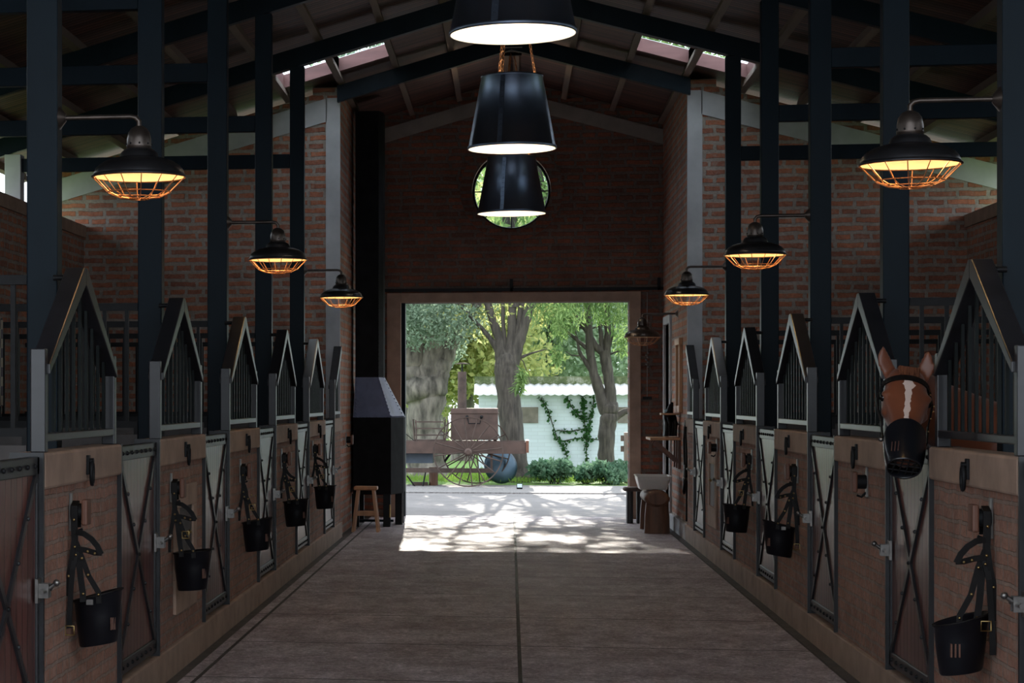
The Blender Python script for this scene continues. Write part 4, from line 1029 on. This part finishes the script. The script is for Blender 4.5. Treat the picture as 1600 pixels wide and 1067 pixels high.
leaves('crown', M['leaf_willow'], tr, [tuple(rel(px, py, dv)) + (r_, r_, r_*.8) for px, py, dv, r_ in ((690, 350, 0, .6), (815, 320, 0, .9), (870, 330, 0, 1.1), (740, 230, 0, .8), (680, 280, 0, .9), (700, 130, 0, .9), (760, 120, 0, .6), (650, 200, 0, .7), (860, 190, 0, 1.2), (820, 110, 0, .9), (930, 260, 0, 1.2), (800, 400, 0, .7), (890, 110, 0, 1.2), (890, 40, 0, 1.2), (700, 60, 0, .5), (800, 220, 0, .5), (780, 20, 0, .8))], 8000, .19, 33, .8, .3)
# right: forked willow
v = 42.5
tr = empty('forked_willow_tree', tuple(A_(950, 0, v).xy)+(0,)); o0 = Vector(tr.location)
tag(tr, 'forked willow in front of the white shed at the right of the doorway', 'tree')
rel = lambda px, py, dv=0: A_(px, py, v+dv) - o0
mb = MB()
limb(mb, [Vector((-.02, 0, -.05)), rel(946, 700), rel(951, 655), rel(953, 638), rel(953, 620)], [.19, .16, .16, .18, .08], 16, 31)
for i, (pts, rs_) in enumerate(((((948, 645), (938, 615), (928, 585), (922, 550), (920, 510), (915, 465), (905, 380)), (.17, .13, .11, .10, .09, .08, .05)),
    (((925, 580), (908, 555), (905, 548), (902, 530), (893, 500), (885, 480)), (.07, .05, .04, .03, .025, .02)),
    (((918, 545), (900, 530), (882, 515), (860, 490), (845, 475), (830, 450)), (.05, .04, .035, .03, .025, .02)),
    (((905, 556), (893, 555), (884, 549)), (.02, .015, .008)),
    (((953, 645), (954, 610), (948, 570), (944, 548)), (.17, .13, .13, .13)),
    (((946, 555), (930, 540), (918, 518), (905, 500), (893, 488), (880, 460)), (.10, .08, .07, .06, .05, .04)),
    (((940, 548), (939, 520), (936, 500)), (.06, .05, .04)),
    (((948, 552), (950, 520), (948, 480), (946, 440), (950, 330)), (.10, .08, .07, .06, .03)),
    (((950, 550), (958, 520), (960, 490)), (.04, .03, .025)),
    (((903, 512), (925, 513), (945, 507), (965, 502), (990, 495)), (.02, .02, .02, .015, .01)),
    (((950, 555), (962, 550), (975, 548)), (.03, .02, .012)),
    (((957, 655), (965, 650), (976, 643), (990, 640)), (.10, .08, .07, .06)))):
    limb(mb, [rel(*p) for p in pts], [r_*.85 for r_ in rs_], 12, 40+i, .012)
mb.build('trunk', M['barkB'], tr)
leaves('foliage', M['leaf_willow'], tr, [tuple(rel(px, py, dv)) + (r_, r_, r_*1.5) for px, py, dv, r_ in ((890, 480, -1, .3), (880, 500, -1, .25), (915, 470, -1, .3), (940, 480, -1, .25), (965, 490, -1, .3), (975, 530, 0, .25), (870, 470, -1, .3), (985, 480, -1, .4))], 2300, .14, 14, 1.4, .2)
leaves('crown', M['leaf_willow'], tr, [tuple(rel(px, py, dv)) + (r_, r_, r_*.8) for px, py, dv, r_ in ((900, 370, 0, 1.1), (980, 390, 0, 1.2), (940, 300, 0, 1.3), (1040, 380, 0, 1.3), (1010, 260, 0, 1.4), (870, 230, -1, 1.1), (900, 140, -1, 1.1), (950, 170, 0, 1.4), (1060, 180, 0, 1.3), (1000, 90, 0, 1.3), (1090, 470, 0, .9), (1080, 60, 0, 1.3), (930, 70, 0, 1.2))], 19000, .18, 34, .8, .3)
# background trees: each a thing
bgt = [(640, 62, 5.5, 'leaf_yellow', 5.0, 'yellowing tree behind the massive pale tree'),
       (722, 55, 4.2, 'leaf_yellow', 2.8, 'yellow leaved small tree behind the rusty wagon stack'),
       (760, 70, 6.0, 'leaf_far', 4.5, 'tall hazy tree behind the middle willow'),
       (860, 66, 5.0, 'leaf_far', 3.9, 'pale green rounded tree above the white shed roof'),
       (930, 72, 6.0, 'leaf_far', 5.0, 'hazy broad tree behind the forked willow'),
       (1010, 64, 5.5, 'leaf_far', 4.5, 'hazy tree partly hidden by the right door jamb'),
       (570, 66, 6.0, 'leaf_far', 5.0, 'hazy tree partly hidden by the left door jamb'),
       (690, 85, 8.0, 'leaf_far', 6.0, 'distant tall tree filling the gap left of the middle willow'),
       (880, 92, 9.0, 'leaf_far', 7.0, 'distant tall tree over the shed, behind the rounded one')]
for i, (px, v, zc, mt, rad, lab) in enumerate(bgt):
    p = A_(px, 622, v); tr = empty('background_tree', (p.x, p.y, 0)); tag(tr, lab, 'tree', 'trees beyond the lawn')
    mb = MB(); limb(mb, [Vector((0, 0, -.05)), Vector((.1, 0, 1.5)), Vector((-.1, .1, 4))], [.3, .22, .12], 10, 60+i); mb.build('trunk', M['barkA'], tr)
    g = random.Random(i); cs = [(g.uniform(-.6, .6)*rad, g.uniform(-.4, .4)*rad, zc + g.uniform(-.85, .8)*rad*.8, rad*.45, rad*.45, rad*.42) for _ in range(16)]
    cs = [(a, b_, max(c_, 1.0), d, e, f_) for a, b_, c_, d, e, f_ in cs]
    leaves('foliage', M[mt], tr, cs, 22000, .17, 70+i, 0, .6)
# trees beside the building, glimpsed over the outer walls
for i, (x, y) in enumerate(((13, 27), (-13, 27), (15, 17), (-15, 14))):
    tr = empty('flank_tree', (x, y, 0)); tag(tr, ['tree seen through the gap above the right outer wall', 'tree beside the left flank near the cross wall', 'tree beside the middle of the right flank', 'tree beside the middle of the left flank'][i], 'tree')
    mb = MB(); limb(mb, [Vector((0, 0, -.1)), Vector((.1, 0, 2)), Vector((-.1, .1, 5))], [.25, .2, .1], 10, 90+i); mb.build('trunk', M['barkA'], tr)
    leaves('foliage', M['leaf_yellow'], tr, [(0, 0, 4.2, 1.8, 1.8, 1.6), (.8, .8, 3.4, 1.3, 1.3, 1.2), (-.9, -.6, 3.6, 1.3, 1.3, 1.2)], 5000, .2, 95+i, 0, .6)

# ---------------------------------------------------------------- white shed
v = 46.0; x0 = A_(748, 0, v).x; x1 = x0 + 9
sh = empty('white_shed', (x0, v, 0)); tag(sh, 'low whitewashed shed with corrugated eaves seen through the doorway', 'building')
k = mpp(v); ze = A_(800, 617, v).z; zt = A_(800, 600, v+.75).z; zm = A_(800, 588, v+.75).z
MB().box(0, x1-x0, 0, 3, -.1, ze+.02).build('wall', M['limewash'], sh)
mb = MB(); n = 220
for j in range(2):
    y, z = ((-.22, ze+.0), (.75, zt))[j]
    mb.v += [((x1-x0+.2)*i/n-.1, y, z+.016*math.sin(i*2*math.pi/4.0)) for i in range(n+1)]
mb.f += [(i, i+1, n+2+i, n+1+i) for i in range(n)]; mb.sm += [True]*n
o = mb.build('corrugated_roof', M['corr'], sh, recalc=False); sm = o.modifiers.new('s', 'SOLIDIFY'); sm.thickness = .01
MB().box(-.1, x1-x0, .75, 3, zt-.1, zm).build('mossy_parapet', M['moss'], sh)
for px0, px1 in ((814, 841), (965, 992)):
    a = A_(px0, 661, v).x - x0; b_ = A_(px1, 636, v).x - x0; z0, z1 = A_(px0, 661, v).z, A_(px0, 636, v).z
    wdw = MB().box(a, b_, -.02, .02, z0, z1).build('shutter', simple('grey_shutter', (.2, .17, .15), .8), sh)
# ivy: vines as things
def vine(pts, lab, n):
    P_ = [A_(px, py, v) for px, py in pts]; P_ = [Vector((p.x, v-.04, p.z)) for p in P_]
    e = empty('ivy_vine', tuple(P_[-1])); tag(e, lab, 'vine'); b0 = Vector(e.location)
    MB().tube([p-b0 for p in P_], .012, 5).build('stem', M['barkB'], e)
    cs = []
    for i in range(len(P_)-1):
        for q in range(6): p = P_[i].lerp(P_[i+1], q/6) - b0; cs.append((p.x, p.y-.02, p.z, .06, .02, .05))
    leaves('leaf_cluster', M['leaf_ivy'], e, cs, n, .07, len(pts)+n, .3, .8)
vine([(845, 622), (856, 640), (863, 662), (871, 685), (884, 705), (888, 725), (892, 748)], 'long ivy vine left of centre trailing down the white shed wall', 190)
vine([(886, 622), (897, 642), (912, 655), (917, 680), (916, 705), (920, 740)], 'ivy vine hanging nearest the forked willow on the white shed', 190)
vine([(910, 618), (912, 640), (914, 660)], 'short dense ivy strand under the corrugated eaves', 120)
vine([(928, 618), (926, 645), (920, 665), (916, 680)], 'curving ivy strand beside the forked willow trunk', 100)
vine([(870, 672), (888, 674), (912, 670)], 'upper horizontal ivy shoot joining the two long vines', 36)
vine([(880, 689), (900, 685), (915, 684), (935, 687)], 'lower horizontal ivy shoot joining the two long vines', 44)
# bushes
def bush(px0, px1, ytop, v, lab, seed, n=2600):
    a = A_(px0, 0, v).x; b_ = A_(px1, 0, v).x; zt_ = A_(800, ytop, v).z; e = empty('garden_bush', ((a+b_)/2, v, 0)); tag(e, lab, 'bush')
    g = random.Random(seed); w_ = (b_-a)/2; cs = [(g.uniform(-.7, .7)*w_, g.uniform(-.3, .3), g.uniform(.3, .72)*zt_, w_*.38, .3, zt_*.3) for _ in range(12)]
    mb = MB()
    for i in range(7): x = g.uniform(-.5, .5)*w_; mb.tube([(x*.3, 0, -.03), (x, g.uniform(-.1, .1), zt_*.6)], [.015, .006], 5)
    mb.build('stems', M['barkB'], e); leaves('foliage', M['leaf_bush'], e, cs, n, .085, seed, 0, .6)
bush(826, 905, 716, 40.2, 'leafy green bush nearest the middle willow', 3)
bush(893, 938, 722, 40.4, 'small green bush between the two larger ones', 4, 1600)
bush(925, 982, 718, 40.1, 'leafy green bush by the right door jamb', 5, 2200)
# grass tufts
gr = leaves('grass_tufts', leafmat('grass_blade', (.10, .22, .03), (.32, .45, .10), .5), None, [(x, y, .02, 1.2, 1.2, .03) for x in (-4, -3, -2, -1, 0, 1, 2, 3) for y in (40.8, 42.5, 44.5)], 14000, .10, 5, -2.5, .15)
tag(gr, 'short bright grass growing on the lawn beyond the gravel', 'grass', kind='stuff')

# ---------------------------------------------------------------- old wagon
v = 38.6; k = mpp(v)
wg = empty('old_wagon', (A_(732, 0, v).x, v, 0)); o0 = Vector(wg.location)
tag(wg, 'rusty antique steam wagon with spoked wheels parked outside the doorway', 'wagon')
q = lambda px, py, dv=0: A_(px, py, v+dv) - o0
a = q(560, 708); b_ = q(822, 690)
MB().box(a.x, b_.x, -.02, .04, a.z, b_.z).build('deck_beam', M['rustpaint'], wg, bevel=.004)
MB().box(a.x, b_.x, .9, .96, a.z, b_.z).build('deck_beam', M['rustpaint'], wg, bevel=.004)
MB().box(a.x, b_.x-.1, .04, .9, b_.z-.05, b_.z-.02).build('deck_boards', M['rust'], wg)
o = MB().box(b_.x-.0, b_.x+.05, -.05, 1.0, a.z+.02, b_.z+.02).build('end_board', M['woodred'], wg)
# wheels
def wheel(cx, cy, cz, rad, name='wheel'):
    e = MB(); n = 48
    rim = MB(); pr_ = [(rad, -.02), (rad, .02), (rad-.022, .02), (rad-.022, -.02), (rad, -.02)]
    rim.add([(cx+r_*math.cos(2*math.pi*k_/n), cy+y, cz+r_*math.sin(2*math.pi*k_/n)) for r_, y in pr_ for k_ in range(n)], [(i*n+k_, i*n+(k_+1)%n, (i+1)*n+(k_+1)%n, (i+1)*n+k_) for i in range(4) for k_ in range(n)], True)
    o = rim.build(name, M['rust'], wg)
    for i in range(16):
        a_ = 2*math.pi*(i+.3)/16; MB().tube([(cx+.05*math.cos(a_), cy, cz+.05*math.sin(a_)), (cx+(rad-.01)*math.cos(a_), cy, cz+(rad-.01)*math.sin(a_))], .012, 6).build('spoke', M['rust'], o)
    MB().tube([(cx, cy-.09, cz), (cx, cy-.07, cz), (cx, cy+.08, cz)], [.04, .07, .07], 14).build('hub', M['rustpaint'], o)
c_ = q(732, 714); rad = 54.5*k
wheel(c_.x, -.22, rad, rad); wheel(c_.x+.12, 1.25, rad, rad)
MB().tube([(c_.x, -.2, rad), (c_.x+.12, 1.25, rad)], .03, 10).build('axle', M['rust'], wg)
# fire box
a = q(704, 690); b_ = q(778, 638)
fb = MB().box(a.x, b_.x, .12, .8, a.z+.03, b_.z).build('iron_chest', M['rustpaint'], wg, bevel=.01)
MB().box(a.x-.015, b_.x+.015, .10, .82, b_.z-.09, b_.z-.075).build('chest_rim', M['rustpaint'], fb)
mb = MB(); h_ = q(741, 660)
mb.tube([(h_.x-.12, .11, h_.z+.08), (h_.x-.10, .07, h_.z-.02), (h_.x+.10, .07, h_.z-.02), (h_.x+.12, .11, h_.z+.08)], .012, 6); mb.sphere((h_.x-.13, .10, h_.z+.10), .03, 8, 6); mb.sphere((h_.x+.13, .10, h_.z+.10), .03, 8, 6)
mb.build('handle', M['iron'], fb)
for x in (a.x+.05, b_.x-.05): MB().box(x-.03, x+.03, .2, .26, b_.z-.6, a.z+.04).build('chest_foot', M['rust'], fb)
# stack
a = q(714, 640); b_ = q(728, 580); MB().tube([((a.x+b_.x)/2, .6, b_.z-.9), ((a.x+b_.x)/2, .6, b_.z)], (b_.x-a.x)/2, 16).build('chimney_stack', M['rust'], wg)
t_ = q(722, 567); MB().rod(((a.x+b_.x)/2, .6, b_.z), ((a.x+b_.x)/2, .6, t_.z), .015).build('stack_rod', M['iron'], wg)
MB().lathe([(.001, .02), (.07, .01), (.14, -.01), (.13, -.015), (.001, .0)], ((a.x+b_.x)/2, .6, t_.z), 20).build('stack_cap', M['rust'], wg)
# bench seat with rails
se = empty('seat'); se.parent = wg
mb = MB(); a = q(648, 690); b_ = q(693, 655)
for x in (a.x, b_.x):
    sg = -1 if x == a.x else 1
    mb.tube([(x, 0, a.z), (x+sg*.03, .02, b_.z), (x+sg*.03+.05, .02, b_.z-.02), (x+.03, 0, a.z)], .013, 6)
mb.build('side_rail', M['rust'], se)
for z in (.12, .24, .36): MB().box(a.x, b_.x, .0, .03, a.z+z-.012, a.z+z+.012).build('back_slat', M['rust'], se)
MB().box(a.x, b_.x, .0, .35, a.z+.01, a.z+.04).build('seat_board', M['rust'], se)
# undercarriage
a = q(560, 732); b_ = q(676, 708); MB().box(a.x, b_.x, .1, .8, a.z+.1, b_.z).build('tool_chest', simple('dark_blue_steel', (.035, .05, .07), .6), wg)
a = q(560, 738); b_ = q(770, 732); MB().box(a.x, b_.x, .05, .13, a.z, b_.z).build('reach_pole', M['rust'], wg)
MB().beam(q(768, 736)+Vector((0, .09, 0)), q(768, 700)+Vector((0, .09, 0)), .04, .04, (0, 1, 0)).build('drop_bar', M['rust'], wg)
MB().beam(q(694, 722)+Vector((0, .3, 0)), q(704, 708)+Vector((0, .3, 0)), .04, .04, (0, 1, 0)).build('strut', M['iron'], wg)
mb = MB(); mb.rod(q(636, 743), q(652, 765), .014); mb.rod(q(665, 738), q(660, 763), .014); mb.build('prop_legs', M['iron'], wg)
MB().beam(q(632, 676), q(648, 689), .012, .012, (0, 1, 0)).build('lever', M['iron'], wg)
# leaning disc
dk = empty('plough_disc', tuple(A_(783, 758, 39.9).xy)+(.33,)); tag(dk, 'dark blue round metal disc leaning behind the wagon wheel', 'disc')
MB().lathe([(.001, .06), (.15, .05), (.27, .02), (.33, -.02), (.325, -.03), (.27, .005), (.15, .035), (.001, .045)], (0,0,0), 32).build('disc_plate', simple('blue_steel', (.04, .07, .10), .4, .5), dk)
dk.rotation_euler = (R(80), 0, R(22))
# stump post under the wagon, light box, sign
sp_ = empty('stump_post', tuple(A_(677, 0, 38.9).xy)+(0,)); tag(sp_, 'short brown stump standing under the wagon deck', 'stump')
MB().tube([(0, .1, 0), (0, .1, .33)], .085, 12).build('stump', M['log'], sp_); MB().box(-.38, -.1, -.05, .15, 0, .06).build('chock', M['rust'], sp_)
lt = empty('ground_spotlight', tuple(A_(812, 0, 37.6).xy)+(0,)); tag(lt, 'small square ground spotlight at the foot of the middle willow', 'spotlight')
MB().box(-.05, .05, 0, .04, .02, .10).build('housing', M['iron'], lt); MB().box(-.042, .042, -.006, 0, .03, .092).build('lens', simple('pale_lens', (.6, .75, .8), .1), lt); MB().box(-.05, .05, 0, .05, 0, .02).build('foot', M['iron'], lt)
sg = empty('slatted_bench', tuple(A_(985, 0, 41.0).xy)+(0,)); tag(sg, 'weathered grey slatted bench end showing at the right door jamb', 'bench')
for z in (.58, .78): MB().box(-.18, .6, 0, .04, z, z+.11).build('back_slat', M['purlin'], sg)
MB().box(-.18, .6, -.35, 0, .36, .40).build('seat', M['purlin'], sg); MB().box(-.12, -.04, -.3, .04, 0, .95).build('leg', M['purlin'], sg); MB().box(.45, .53, -.3, .04, 0, .95).build('leg', M['purlin'], sg)
